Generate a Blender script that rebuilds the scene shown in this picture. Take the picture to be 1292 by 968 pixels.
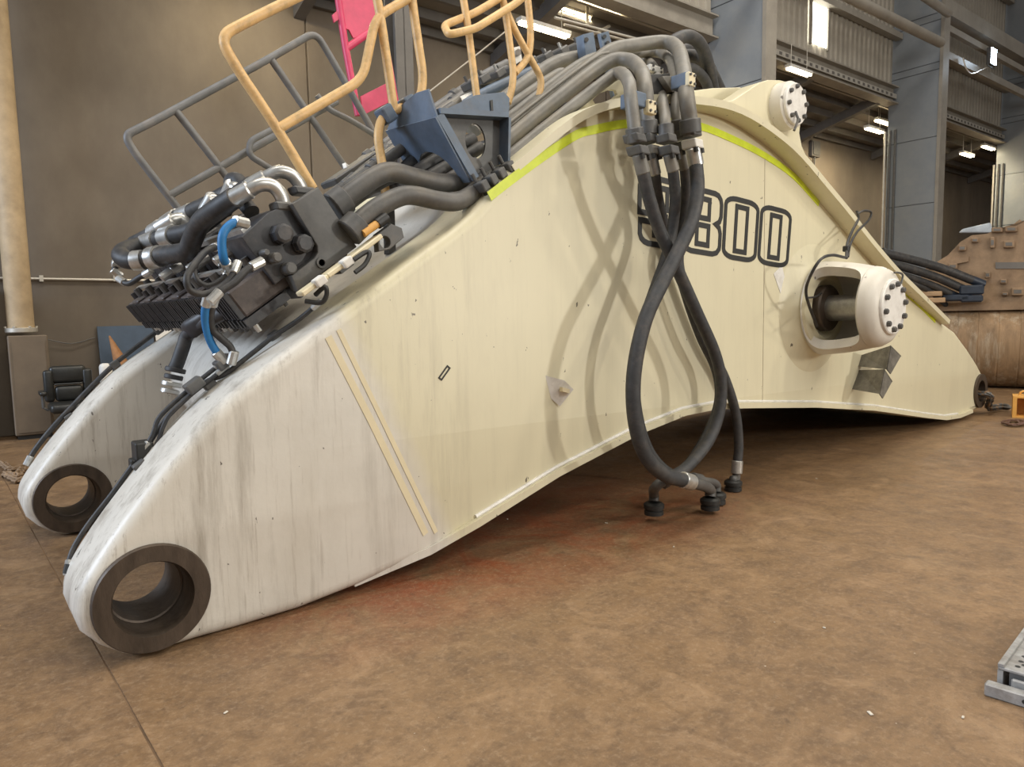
import bpy, bmesh, math, random
from mathutils import Vector, Matrix
random.seed(7)
for o in list(bpy.data.objects): bpy.data.objects.remove(o)
scene = bpy.context.scene
COL = scene.collection
V = Vector

# ------------------------------------------------------------------ camera
# world: X along the boom, Y away from its near side plate, Z up, floor z = 0
IW, IH, FL = 1292.0, 968.0, 884.5
PITCH, ROLL, TH = .0957, .0190, .8871
_u = V((math.sin(TH), math.cos(TH), 0)); _n = V((-math.cos(TH), math.sin(TH), 0))
def _b(v): return V((v.dot(_u), v.dot(_n), v.z))
_F = V((0, math.cos(PITCH), -math.sin(PITCH))); _R = V((1, 0, 0)); _U = _R.cross(_F)
CF = _b(_F)
CR = _b(_R*math.cos(ROLL) - _U*math.sin(ROLL))
CU = _b(_U*math.cos(ROLL) + _R*math.sin(ROLL))
CAM = V((-.7175, -3.6876, 1.624))
cd = bpy.data.cameras.new('camera'); cam = bpy.data.objects.new('camera', cd); COL.objects.link(cam)
cd.sensor_fit = 'HORIZONTAL'; cd.sensor_width = 36; cd.lens = FL*36/IW; cd.clip_end = 300
cam.matrix_world = Matrix(((CR.x, CU.x, -CF.x, CAM.x), (CR.y, CU.y, -CF.y, CAM.y), (CR.z, CU.z, -CF.z, CAM.z), (0, 0, 0, 1)))
scene.camera = cam

# ------------------------------------------------------------------ world, lights, exposure
wd = bpy.data.worlds.new('hall_light'); scene.world = wd; wd.use_nodes = True
bg = wd.node_tree.nodes['Background']; bg.inputs[0].default_value = (1, .95, .88, 1); bg.inputs[1].default_value = .26
def area_light(name, loc, target, size, power, col, sy=None, spread=math.pi):
    l = bpy.data.lights.new(name, 'AREA'); l.energy = power; l.color = col; l.size = size; l.spread = spread
    if sy: l.shape = 'RECTANGLE'; l.size_y = sy
    o = bpy.data.objects.new(name, l); COL.objects.link(o); o.location = loc
    d = V(target)-V(loc)
    if abs(d.x)+abs(d.y) > 1e-3: o.rotation_euler = d.to_track_quat('-Z', 'Y').to_euler()
    return o
area_light('roof_skylight', (4, .2, 13.5), (4, .2, 0), 18, 1500, (1, .93, .82), 3.5)
area_light('high_bay_lamp_front', (7.6, -7.5, 9.5), (4, 0, 1.0), .6, 200, (1, .90, .74))
area_light('high_bay_lamp_front_two', (10.2, -6.6, 9.5), (4, 0, 1.0), .6, 160, (1, .90, .74))
area_light('front_fill_light', (3.0, -10.0, 8.0), (4.5, 0, 1.2), 12, 620, (1, .97, .91), 3.5)  # unseen fill source, added behind the camera to brighten the near plate
area_light('side_door_daylight', (12.0, -16.0, 4.6), (3.5, 0, 1.6), .8, 900, (1, .96, .88), 1.2)
area_light('roller_door_daylight', (-12, 5.0, 6.5), (1, 1.0, 1.2), 6, 1900, (.70, .82, 1), 5)
scene.view_settings.view_transform = 'Standard'
scene.view_settings.look = 'None'
scene.view_settings.exposure = 0.0
scene.view_settings.gamma = 1
scene.view_settings.use_curve_mapping = False

# ------------------------------------------------------------------ pixel helpers (a pixel is a direction, the plane gives the distance)
def ray(x, y): return CR*((x-IW/2)/FL) + CU*((IH/2-y)/FL) + CF
def PL(x, y, nrm, c):
    r = ray(x, y); return CAM + r*((c - CAM.dot(nrm))/r.dot(nrm))
YA = V((0, 1, 0)); ZA = V((0, 0, 1)); XA = V((1, 0, 0))
def P(x, y, d=0): return PL(x, y, YA, d)
def PZ(x, y, z=0): return PL(x, y, ZA, z)
DA = .9198-TH
WX = V((math.cos(DA), -math.sin(DA), 0)); MX = V((math.sin(DA), math.cos(DA), 0))    # along / away in the building's own grid
def PM(x, y, m): return PL(x, y, MX, m)
def WM(w, m, z): return WX*w + MX*m + ZA*z
E1 = V((.82, 0, .572)).normalized(); E2 = V((-E1.z, 0, E1.x))                              # along / normal to the sloping boom back

# ------------------------------------------------------------------ materials
MATS = {}
def mat(name, col, rough=.6, metal=0, var=.12, scale=6, bump=0, dirt=None, dirt_amt=.5, dirt_scale=3, stretch=(1, 1, 1), emit=None, spec=.5):
    if name in MATS: return MATS[name]
    m = bpy.data.materials.new(name); m.use_nodes = True; nt = m.node_tree; N = nt.nodes; L = nt.links
    b = N['Principled BSDF']; b.inputs['Roughness'].default_value = rough; b.inputs['Metallic'].default_value = metal
    b.inputs['Specular IOR Level'].default_value = spec
    tc = N.new('ShaderNodeTexCoord'); mp = N.new('ShaderNodeMapping'); mp.inputs['Scale'].default_value = stretch
    geo = N.new('ShaderNodeNewGeometry')
    L.new(geo.outputs['Position'], mp.inputs[0])
    nz = N.new('ShaderNodeTexNoise'); nz.inputs['Scale'].default_value = scale; nz.inputs['Detail'].default_value = 6; nz.inputs['Roughness'].default_value = .65
    L.new(mp.outputs[0], nz.inputs[0])
    mx = N.new('ShaderNodeMix'); mx.data_type = 'RGBA'
    lo = [c*(1-var) for c in col]+[1]; hi = [min(1, c*(1+var)) for c in col]+[1]
    mx.inputs[6].default_value = lo; mx.inputs[7].default_value = hi
    mr = N.new('ShaderNodeMapRange'); mr.inputs[1].default_value = .3; mr.inputs[2].default_value = .7
    L.new(nz.outputs[0], mr.inputs[0]); L.new(mr.outputs[0], mx.inputs[0])
    out = mx.outputs[2]
    if dirt:
        n2 = N.new('ShaderNodeTexNoise'); n2.inputs['Scale'].default_value = dirt_scale; n2.inputs['Detail'].default_value = 8; n2.inputs['Roughness'].default_value = .7
        L.new(mp.outputs[0], n2.inputs[0])
        r2 = N.new('ShaderNodeMapRange'); r2.inputs[1].default_value = .48; r2.inputs[2].default_value = .72; r2.inputs[4].default_value = dirt_amt
        L.new(n2.outputs[0], r2.inputs[0])
        m2 = N.new('ShaderNodeMix'); m2.data_type = 'RGBA'; m2.inputs[7].default_value = list(dirt)+[1]
        L.new(out, m2.inputs[6]); L.new(r2.outputs[0], m2.inputs[0]); out = m2.outputs[2]
    L.new(out, b.inputs['Base Color'])
    if bump:
        bp = N.new('ShaderNodeBump'); bp.inputs['Strength'].default_value = bump; bp.inputs['Distance'].default_value = .02
        L.new(nz.outputs[0], bp.inputs['Height']); L.new(bp.outputs[0], b.inputs['Normal'])
    if emit:
        b.inputs['Emission Color'].default_value = list(emit[0])+[1]; b.inputs['Emission Strength'].default_value = emit[1]
    MATS[name] = m; return m

def boom_paint(split=True):
    m = bpy.data.materials.new('boom_paint' if split else 'boom_paint_white'); m.use_nodes = True; nt = m.node_tree; N = nt.nodes; L = nt.links
    b = N['Principled BSDF']; b.inputs['Roughness'].default_value = .42
    geo = N.new('ShaderNodeNewGeometry'); sep = N.new('ShaderNodeSeparateXYZ'); L.new(geo.outputs['Position'], sep.inputs[0])
    def math_(op, a, b_=None, v=None):
        n = N.new('ShaderNodeMath'); n.operation = op
        if hasattr(a, 'is_output'): L.new(a, n.inputs[0])
        else: n.inputs[0].default_value = a
        if b_ is not None:
            if hasattr(b_, 'is_output'): L.new(b_, n.inputs[1])
            else: n.inputs[1].default_value = b_
        return n.outputs[0]
    def noise(scale, stretch=(1, 1, 1), det=6, rough=.6):
        mp = N.new('ShaderNodeMapping'); mp.inputs['Scale'].default_value = stretch; L.new(geo.outputs['Position'], mp.inputs[0])
        n = N.new('ShaderNodeTexNoise'); n.inputs['Scale'].default_value = scale; n.inputs['Detail'].default_value = det; n.inputs['Roughness'].default_value = rough
        L.new(mp.outputs[0], n.inputs[0]); return n.outputs[0]
    def rng(s, a, b_, c=0., d=1.):
        n = N.new('ShaderNodeMapRange'); L.new(s, n.inputs[0])
        for i, v in enumerate((a, b_, c, d)): n.inputs[i+1].default_value = v
        return n.outputs[0]
    def mix(f, c1, c2):
        n = N.new('ShaderNodeMix'); n.data_type = 'RGBA'
        for i, c in ((6, c1), (7, c2)):
            if hasattr(c, 'is_output'): L.new(c, n.inputs[i])
            else: n.inputs[i].default_value = list(c)+[1]
        if hasattr(f, 'is_output'): L.new(f, n.inputs[0])
        else: n.inputs[0].default_value = f
        return n.outputs[2]
    cream, white = (.70, .645, .46), (.70, .665, .595)
    base = mix(rng(noise(.9, det=3), .3, .7), cream, [c*.93 for c in cream])
    wcol = mix(rng(noise(2.5), .3, .7), white, [c*.90 for c in white])
    if split:
        # newer white paint towards the foot, along the line of the old tape
        A, B = P(432, 380), P(592, 720)
        dx, dz = B.x-A.x, B.z-A.z; ln = math.hypot(dx, dz)
        sd = math_('ADD', math_('MULTIPLY', math_('SUBTRACT', sep.outputs[0], A.x), dz/ln), math_('MULTIPLY', math_('SUBTRACT', sep.outputs[2], A.z), -dx/ln))
        sd = math_('ADD', sd, math_('MULTIPLY', math_('SUBTRACT', noise(3), .5), .12))
        f = rng(sd, -.05, .10)
        base = mix(f, base, wcol) if (A.x*0+1) and (dz < 0) else mix(f, wcol, base)
    else: base = wcol
    # rain and oil streaks running down, strongest on the foot
    st = rng(noise(7, (1, 1, .09), 8, .72), .50, .76)
    amt = rng(sep.outputs[0], -.3, 2.4, .85, .10)
    base = mix(math_('MULTIPLY', st, amt), base, (.20, .165, .12))
    st3 = rng(noise(26, (1, 1, .05), 6, .75), .56, .66)
    base = mix(math_('MULTIPLY', st3, rng(sep.outputs[0], -.3, 2.0, .55, .06)), base, (.26, .21, .16))
    st2 = rng(noise(2.2, (1, 1, .35), 8, .7), .5, .75)
    base = mix(math_('MULTIPLY', st2, rng(sep.outputs[0], -.3, 3, .32, .12)), base, (.40, .34, .25))
    # chips
    ch = rng(noise(16, (1, 1, .6), 4, .6), .685, .70)
    base = mix(math_('MULTIPLY', ch, .85), base, (.06, .045, .035))
    L.new(base, b.inputs['Base Color'])
    bp = N.new('ShaderNodeBump'); bp.inputs['Strength'].default_value = .18; bp.inputs['Distance'].default_value = .02
    L.new(math_('MULTIPLY', noise(5), rng(sep.outputs[0], .5, 2.2, 1, .15)), bp.inputs['Height']); L.new(bp.outputs[0], b.inputs['Normal'])
    MATS[m.name] = m; return m
PAINT = boom_paint(True); PAINTW = boom_paint(False)
M_white = mat('white_paint', (.78, .76, .72), .4, var=.06, scale=5, dirt=(.25, .2, .15), dirt_amt=.35, dirt_scale=9)
M_cream = mat('cream_stripe_paint', (.74, .65, .44), .5, var=.05)
M_lime = mat('lime_reflective_tape', (.62, .72, .03), .4, var=.12, scale=8)
M_black = mat('black_decal', (.022, .022, .021), .5, var=.15)
M_bush = mat('worn_bushing_steel', (.075, .055, .04), .5, metal=.35, var=.35, scale=14, bump=.2, stretch=(1, 1, .3))
M_steel = mat('machined_steel', (.33, .32, .30), .35, metal=.85, var=.2, scale=20)
M_zinc = mat('zinc_plated_fitting', (.58, .58, .56), .34, metal=.75, var=.15, scale=18, dirt=(.2, .18, .15), dirt_amt=.4, dirt_scale=12)
M_hose = mat('black_rubber_hose', (.030, .030, .031), .55, var=.4, scale=20, dirt=(.16, .13, .10), dirt_amt=.35, dirt_scale=9)
M_hosed = mat('dusty_rubber_hose', (.036, .037, .040), .6, var=.3, scale=18, dirt=(.15, .125, .10), dirt_amt=.4, dirt_scale=8)
M_blueh = mat('blue_rubber_hose', (.02, .17, .42), .5, var=.15)
M_pipe = mat('grey_painted_pipe', (.185, .175, .155), .5, metal=.1, var=.2, scale=9, dirt=(.25, .21, .15), dirt_amt=.55, dirt_scale=5)
M_dark = mat('dark_grey_paint', (.085, .084, .082), .5, var=.25, scale=10, dirt=(.2, .17, .13), dirt_amt=.35, dirt_scale=6)
M_valve = mat('valve_black_paint', (.035, .036, .04), .48, var=.3, scale=14, dirt=(.17, .14, .12), dirt_amt=.35, dirt_scale=10)
M_valveb = mat('spool_cap_brown', (.075, .06, .055), .55, var=.3, scale=14, dirt=(.2, .16, .13), dirt_amt=.5, dirt_scale=9)
M_blue = mat('slate_blue_paint', (.105, .145, .205), .5, var=.2, scale=7, dirt=(.17, .15, .13), dirt_amt=.4, dirt_scale=4)
M_yel = mat('yellow_rail_paint', (.74, .48, .21), .45, var=.12, scale=10, dirt=(.22, .14, .07), dirt_amt=.5, dirt_scale=14)
M_grey = mat('grey_rail_paint', (.15, .15, .15), .5, var=.2, scale=9, dirt=(.28, .22, .17), dirt_amt=.4, dirt_scale=7)
M_red = mat('red_guard_paint', (.6, .05, .13), .45, var=.15, scale=5)
M_conc = mat('precast_concrete', (.165, .138, .108), .85, var=.16, scale=1.3, bump=.08, dirt=(.13, .10, .075), dirt_amt=.5, dirt_scale=.7, stretch=(1, 1, .55))
M_clad = mat('blue_grey_cladding', (.235, .26, .29), .5, var=.08, scale=2, dirt=(.3, .28, .24), dirt_amt=.3, dirt_scale=1)
M_clads = mat('blue_grey_joint', (.11, .12, .135), .6, var=.1)
M_beam = mat('grey_steel_beam', (.30, .275, .235), .55, var=.12, scale=2, dirt=(.15, .13, .11), dirt_amt=.4, dirt_scale=1.5)
M_dbeam = mat('dark_steel_beam', (.12, .11, .10), .6, var=.2, scale=2)
M_roof = mat('roof_sheet', (.17, .155, .135), .6, var=.15, scale=1)
M_side = mat('ribbed_wall_sheet', (.36, .33, .28), .55, var=.12, scale=1.2, dirt=(.2, .17, .13), dirt_amt=.4, dirt_scale=.8)
M_galv = mat('galvanised_pipe', (.55, .52, .46), .4, metal=.5, var=.12)
M_rust = mat('dusty_rust', (.245, .165, .10), .75, var=.25, scale=3, bump=.25, dirt=(.12, .07, .04), dirt_amt=.5, dirt_scale=2)
M_drum = mat('rusty_drum_steel', (.24, .155, .085), .7, var=.4, scale=2.2, bump=.15, dirt=(.50, .44, .34), dirt_amt=.85, dirt_scale=1.8, stretch=(2.2, 2.2, .2))
M_lamp = mat('fluorescent_tube', (1, .9, .7), .5, emit=((1, .80, .48), 16))
M_flood = mat('floodlight_glass', (.8, .9, 1), .3, emit=((.62, .80, 1), 70))
M_sky = mat('translucent_wall_sheet', (.9, .9, .85), .6, emit=((1, .96, .82), 5))
M_leather = mat('black_leather', (.02, .021, .02), .38, var=.3, scale=12, bump=.1)
M_brownbox = mat('brown_sheet_metal', (.17, .13, .09), .6, var=.12, scale=3)
M_cyp = mat('ochre_downpipe', (.46, .345, .21), .6, var=.15, scale=4, dirt=(.3, .22, .13), dirt_amt=.4, dirt_scale=6)
M_board = mat('dark_blue_board', (.055, .085, .13), .6, var=.15)
M_card = mat('brown_fibre', (.30, .145, .06), .8, var=.25, scale=12)
M_paper = mat('white_card', (.75, .73, .68), .7, var=.06)
M_orange = mat('orange_painted_steel', (.70, .37, .09), .5, var=.12)
M_wood = mat('timber', (.38, .25, .14), .75, var=.25, scale=6, stretch=(.3, 1, 4))

def floor_mat():
    m = bpy.data.materials.new('workshop_concrete_floor'); m.use_nodes = True; nt = m.node_tree; N = nt.nodes; L = nt.links
    b = N['Principled BSDF']; b.inputs['Roughness'].default_value = .55
    geo = N.new('ShaderNodeNewGeometry')
    def noise(scale, det=8, rough=.65, dist=0., loc=(0, 0, 0), st=(1, 1, 1)):
        mp = N.new('ShaderNodeMapping'); mp.inputs['Location'].default_value = loc; mp.inputs['Scale'].default_value = st; L.new(geo.outputs['Position'], mp.inputs[0])
        n = N.new('ShaderNodeTexNoise'); n.inputs['Scale'].default_value = scale; n.inputs['Detail'].default_value = det; n.inputs['Roughness'].default_value = rough; n.inputs['Distortion'].default_value = dist
        L.new(mp.outputs[0], n.inputs[0]); return n.outputs[0]
    def rng(s, a, b_, c=0., d=1.):
        n = N.new('ShaderNodeMapRange'); L.new(s, n.inputs[0])
        for i, v in enumerate((a, b_, c, d)): n.inputs[i+1].default_value = v
        return n.outputs[0]
    def mix(f, c1, c2):
        n = N.new('ShaderNodeMix'); n.data_type = 'RGBA'; L.new(f, n.inputs[0])
        for i, c in ((6, c1), (7, c2)):
            if hasattr(c, 'is_output'): L.new(c, n.inputs[i])
            else: n.inputs[i].default_value = list(c)+[1]
        return n.outputs[2]
    def mul(a, b_):
        n = N.new('ShaderNodeMath'); n.operation = 'MULTIPLY'; L.new(a, n.inputs[0])
        if hasattr(b_, 'is_output'): L.new(b_, n.inputs[1])
        else: n.inputs[1].default_value = b_
        return n.outputs[0]
    c = mix(rng(noise(1.1), .3, .7), (.262, .158, .077), (.172, .100, .047))
    c = mix(mul(rng(noise(6, 12, .78), .44, .62), .6), c, (.085, .050, .028))
    c = mix(mul(rng(noise(2.2, 8, .7, 1.5, (3, 1, 0)), .52, .68), .55), c, (.34, .215, .115))
    # rust-red stain of soil shed along the near side of the boom: a band with its own ragged shape
    sp = N.new('ShaderNodeSeparateXYZ'); L.new(geo.outputs['Position'], sp.inputs[0])
    def band(s, a0, a1, b0, b1):
        return mul(rng(s, a0, a1), rng(s, b0, b1, 1, 0))
    bnd = mul(band(sp.outputs[1], -.9, -.1, .9, 1.8), band(sp.outputs[0], .2, 1.2, 3.4, 5.5))
    c = mix(mul(mul(rng(noise(1.6, 7, .7, 1.2, (7, 2, 0)), .36, .60), bnd), .85), c, (.24, .06, .02))
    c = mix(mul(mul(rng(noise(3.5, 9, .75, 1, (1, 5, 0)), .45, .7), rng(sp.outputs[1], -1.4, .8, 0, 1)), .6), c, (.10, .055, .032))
    c = mix(mul(rng(noise(30, 6, .8), .50, .66), .45), c, (.36, .25, .15))
    c = mix(mul(rng(noise(17, 8, .8, 0, (4, 4, 0)), .54, .70), .6), c, (.07, .042, .024))
    # white crumbs
    c = mix(rng(noise(38, 2, .5), .775, .79), c, (.62, .56, .47))
    L.new(c, b.inputs['Base Color'])
    L.new(rng(noise(2.5), .3, .7, .38, .68), b.inputs['Roughness'])
    bp = N.new('ShaderNodeBump'); bp.inputs['Strength'].default_value = .35; bp.inputs['Distance'].default_value = .012
    L.new(noise(14, 10, .75), bp.inputs['Height']); L.new(bp.outputs[0], b.inputs['Normal'])
    return m
M_floor = floor_mat()

# ------------------------------------------------------------------ mesh helpers
def finish(me, smooth=None):
    if smooth is not None:
        for p in me.polygons: p.use_smooth = True
        me.set_sharp_from_angle(angle=smooth)
def thing(name, label, cat, loc, group=None):
    o = bpy.data.objects.new(name, None); COL.objects.link(o); o.location = loc; o.empty_display_size = .1
    o['label'] = label; o['category'] = cat
    if group: o['group'] = group
    return o
def mesh(name, vf, m, parent=None, smooth=None, label=None, cat=None, group=None, kind=None):
    me = bpy.data.meshes.new(name)
    if isinstance(vf, bmesh.types.BMesh):
        bmesh.ops.recalc_face_normals(vf, faces=vf.faces); vf.to_mesh(me); vf.free()
    elif isinstance(vf, bpy.types.Mesh): me = vf; me.name = name
    else:
        me.from_pydata([tuple(v) for v in vf[0]], [], vf[1]); me.validate()
        bm = bmesh.new(); bm.from_mesh(me); bmesh.ops.recalc_face_normals(bm, faces=bm.faces); bm.to_mesh(me); bm.free()
    me.materials.clear(); me.materials.append(m); finish(me, smooth)
    o = bpy.data.objects.new(name, me); COL.objects.link(o)
    if parent is None:
        xs = [v.co for v in me.vertices]
        c = V(((min(v.x for v in xs)+max(v.x for v in xs))/2, (min(v.y for v in xs)+max(v.y for v in xs))/2, min(v.z for v in xs)))
        me.transform(Matrix.Translation(-c)); o.location = c
    else:
        o.parent = parent
        if parent.type == 'EMPTY': o.matrix_parent_inverse = Matrix.Translation(-parent.location)
        elif parent.parent is None: o.matrix_parent_inverse = Matrix.Translation(-parent.location)
    if label: o['label'] = label
    if cat: o['category'] = cat
    if group: o['group'] = group
    if kind: o['kind'] = kind
    return o
def joinvf(*parts):
    vs, fs = [], []
    for v, f in parts:
        k = len(vs); vs += list(v); fs += [tuple(i+k for i in q) for q in f]
    return vs, fs
def hexa(c):      # 8 corners: bottom loop then top loop
    return list(c), [(0, 1, 2, 3), (4, 5, 6, 7), (0, 1, 5, 4), (1, 2, 6, 5), (2, 3, 7, 6), (3, 0, 4, 7)]
def box(o, a, b, c):   # corner and three edge vectors
    o, a, b, c = V(o), V(a), V(b), V(c)
    return hexa([o, o+a, o+a+b, o+b, o+c, o+a+c, o+a+b+c, o+b+c])
def cbox(c, a, b, h):  # centred box with full edge vectors
    c, a, b, h = V(c), V(a), V(b), V(h); return box(c-a/2-b/2-h/2, a, b, h)
def bev(vf, w, seg=2):
    me = bpy.data.meshes.new('t'); me.from_pydata([tuple(v) for v in vf[0]], [], vf[1])
    bm = bmesh.new(); bm.from_mesh(me); bpy.data.meshes.remove(me)
    bmesh.ops.recalc_face_normals(bm, faces=bm.faces)
    bmesh.ops.bevel(bm, geom=list(bm.edges), offset=w, segments=seg, profile=.5, affect='EDGES', clamp_overlap=True)
    return bm
def catmull(pts, n=6, closed=False):
    pts = [V(p) for p in pts]
    if len(pts) < 3: return pts
    out = []; N = len(pts)
    rngi = range(N) if closed else range(N-1)
    for i in rngi:
        p1, p2 = pts[i], pts[(i+1) % N]
        p0 = pts[i-1] if (i > 0 or closed) else p1*2-p2
        p3 = pts[(i+2) % N] if (i+2 < N or closed) else p2*2-p1
        for k in range(n):
            t = k/n; t2, t3 = t*t, t*t*t
            out.append(.5*((2*p1)+(p2-p0)*t+(2*p0-5*p1+4*p2-p3)*t2+(3*p1-p0-3*p2+p3)*t3))
    if not closed: out.append(pts[-1])
    return out
def rounded(pts, r, n=6):   # polyline with filleted corners (bent pipe)
    pts = [V(p) for p in pts]; out = [pts[0]]
    for i in range(1, len(pts)-1):
        a, b, c = pts[i-1], pts[i], pts[i+1]
        rr = min(r, (a-b).length*.48, (c-b).length*.48)
        p, q = b+(a-b).normalized()*rr, b+(c-b).normalized()*rr
        for k in range(n+1):
            t = k/n; out.append(p*(1-t)**2 + b*2*t*(1-t) + q*t*t)
    out.append(pts[-1]); return out
def tube(pts, r, sides=12, closed=False, caps=True):
    pts = [V(p) for p in pts]; N = len(pts); vs, fs = [], []
    rr = r if hasattr(r, '__len__') else [r]*N
    t0 = (pts[1]-pts[0]).normalized(); up = V((0, 0, 1)) if abs(t0.z) < .9 else V((1, 0, 0))
    nrm = t0.cross(up).normalized(); prev = t0
    for i in range(N):
        if closed: t = (pts[(i+1) % N]-pts[i-1])
        else: t = pts[min(i+1, N-1)]-pts[max(i-1, 0)]
        if t.length < 1e-9: t = prev
        t = t.normalized()
        q = prev.rotation_difference(t); nrm = q @ nrm; nrm = (nrm - t*nrm.dot(t)).normalized(); prev = t
        bn = t.cross(nrm)
        for k in range(sides):
            a = 2*math.pi*k/sides; vs.append(pts[i]+(nrm*math.cos(a)+bn*math.sin(a))*rr[i])
    for i in range(N if closed else N-1):
        j = (i+1) % N
        for k in range(sides): fs.append((i*sides+k, i*sides+(k+1) % sides, j*sides+(k+1) % sides, j*sides+k))
    if caps and not closed:
        fs.append(tuple(range(sides))); fs.append(tuple((N-1)*sides+k for k in range(sides)))
    return vs, fs
def lathe(o, ax, prof, seg=28, ref=None, a0=0, a1=2*math.pi, closed_prof=False):
    o, ax = V(o), V(ax).normalized(); ref = V(ref) if ref is not None else (V((0, 0, 1)) if abs(ax.z) < .9 else V((1, 0, 0)))
    x = (ref-ax*ref.dot(ax)).normalized(); y = ax.cross(x); full = abs(a1-a0-2*math.pi) < 1e-6
    n = seg if full else seg+1; vs, fs = [], []; K = len(prof)
    for i in range(n):
        a = a0+(a1-a0)*i/seg
        for t, r in prof: vs.append(o+ax*t+(x*math.cos(a)+y*math.sin(a))*max(r, 1e-5))
    for i in range(seg):
        j = (i+1) % n
        for k in range(K if closed_prof else K-1):
            l = (k+1) % K
            fs.append((i*K+k, i*K+l, j*K+l, j*K+k))
    if full and not closed_prof:
        if prof[0][1] > 1e-4: fs.append(tuple(i*K for i in range(n)))
        if prof[-1][1] > 1e-4: fs.append(tuple(i*K+K-1 for i in range(n)))
    if not full and closed_prof:
        fs.append(tuple(range(K))); fs.append(tuple((n-1)*K+k for k in range(K)))
    return vs, fs
def cyl(a, b, r, seg=20, ch=0.0):
    a, b = V(a), V(b); L = (b-a).length
    pr = [(0, r-ch), (ch, r), (L-ch, r), (L, r-ch)] if ch else [(0, r), (L, r)]
    return lathe(a, b-a, pr, seg)
def plate2d(outline, holes, d0, d1, bevel=0., seg=2):   # outline in (s, z); solid between Y = d0 and d1
    cu = bpy.data.curves.new('t', 'CURVE'); cu.dimensions = '2D'; cu.fill_mode = 'BOTH'
    for loop in [outline]+list(holes):
        sp = cu.splines.new('POLY'); sp.points.add(len(loop)-1); sp.use_cyclic_u = True
        for p, q in zip(sp.points, loop): p.co = (q[0], q[1], 0, 1)
    cu.extrude = abs(d1-d0)/2-bevel; cu.bevel_depth = bevel; cu.bevel_resolution = seg; cu.offset = -bevel
    o = bpy.data.objects.new('t', cu); COL.objects.link(o)
    me = bpy.data.meshes.new_from_object(o.evaluated_get(bpy.context.evaluated_depsgraph_get()))
    bpy.data.objects.remove(o); bpy.data.curves.remove(cu)
    mid = (d0+d1)/2
    me.transform(Matrix(((1, 0, 0, 0), (0, 0, 1, mid), (0, 1, 0, 0), (0, 0, 0, 1))))
    bm = bmesh.new(); bm.from_mesh(me); bmesh.ops.remove_doubles(bm, verts=bm.verts, dist=1e-5)
    bpy.data.meshes.remove(me); return bm
def circ(c, r, n=40): return [(c[0]+r*math.cos(2*math.pi*k/n), c[1]+r*math.sin(2*math.pi*k/n)) for k in range(n)]
def ribbon(pts, w, d, thick=.004, closed=False):   # flat strip lying on the plane Y = d, pts as (s, z)
    pts = [V((p[0], p[1])) for p in pts]; N = len(pts); L_, R_ = [], []
    for i in range(N):
        a = pts[i-1] if (i > 0 or closed) else pts[i]; b = pts[(i+1) % N] if (i < N-1 or closed) else pts[i]
        e0 = (pts[i]-a); e1 = (b-pts[i])
        if e0.length < 1e-9: e0 = e1
        if e1.length < 1e-9: e1 = e0
        e0.normalize(); e1.normalize(); n0, n1 = V((-e0.y, e0.x)), V((-e1.y, e1.x)); n = n0+n1
        n = n/max(n.dot(n1), .35) if n.length > 1e-6 else n1
        ww = w[i] if hasattr(w, '__len__') else w
        L_.append(pts[i]+n*ww/2); R_.append(pts[i]-n*ww/2)
    vs, fs = [], []
    for i in range(N):
        for q, dd in ((L_[i], d), (R_[i], d), (R_[i], d-thick), (L_[i], d-thick)): vs.append(V((q.x, dd, q.y)))
    for i in range(N if closed else N-1):
        j = (i+1) % N
        for k in range(4): fs.append((i*4+k, i*4+(k+1) % 4, j*4+(k+1) % 4, j*4+k))
    if not closed: fs += [(0, 1, 2, 3), tuple((N-1)*4+k for k in range(4))]
    return vs, fs
def sweep(prof, y0, y1, th):   # sheet following a (s, z) line, spanning Y y0..y1, thickness th below
    pts = [V(p) for p in prof]; vs, fs = [], []; N = len(pts)
    for i, p in enumerate(pts):
        t = (pts[min(i+1, N-1)]-pts[max(i-1, 0)]).normalized(); n = V((-t.y, t.x))
        q = p-n*th; ya = y0[i] if hasattr(y0, '__len__') else y0; yb = y1[i] if hasattr(y1, '__len__') else y1
        vs += [V((p.x, ya, p.y)), V((p.x, yb, p.y)), V((q.x, yb, q.y)), V((q.x, ya, q.y))]
    for i in range(N-1):
        for k in range(4): fs.append((i*4+k, i*4+(k+1) % 4, i*4+4+(k+1) % 4, i*4+4+k))
    fs += [(0, 1, 2, 3), tuple((N-1)*4+k for k in range(4))]
    return vs, fs
def sz(lst, d=0): return [(P(x, y, d).x, P(x, y, d).z) for x, y in lst]
def smooth2(pts, n=4, closed=False):
    return [(p.x, p.y) for p in catmull([V((a, b, 0)) for a, b in pts], n, closed)]
def bolt(c, ax, r, h, parent, m=None, name='bolt'):
    return mesh(name, lathe(c, ax, [(0, r), (h*.8, r), (h, r*.8)], 6), m or M_dark, parent)
M_stepm = mat('grimy_step_steel', (.20, .19, .165), .5, metal=.3, var=.3, scale=8, dirt=(.05, .045, .04), dirt_amt=.7, dirt_scale=7)
M_navy = mat('navy_fitting', (.018, .026, .042), .45, var=.3)
M_piped = mat('dark_grey_pipe', (.10, .096, .09), .5, metal=.1, var=.25, scale=9, dirt=(.2, .17, .13), dirt_amt=.5, dirt_scale=5)
M_tread = mat('scuffed_galvanised_tread', (.36, .355, .345), .5, metal=.35, var=.25, scale=14, dirt=(.17, .14, .11), dirt_amt=.65, dirt_scale=9)
M_flake = mat('paint_flake', (.55, .5, .42), .7)
# ================================================================== the building
def struct(name, vf, m, parent=None, smooth=None): 
    return mesh(name, vf, m, parent, smooth, kind='structure' if parent is None else None)
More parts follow.
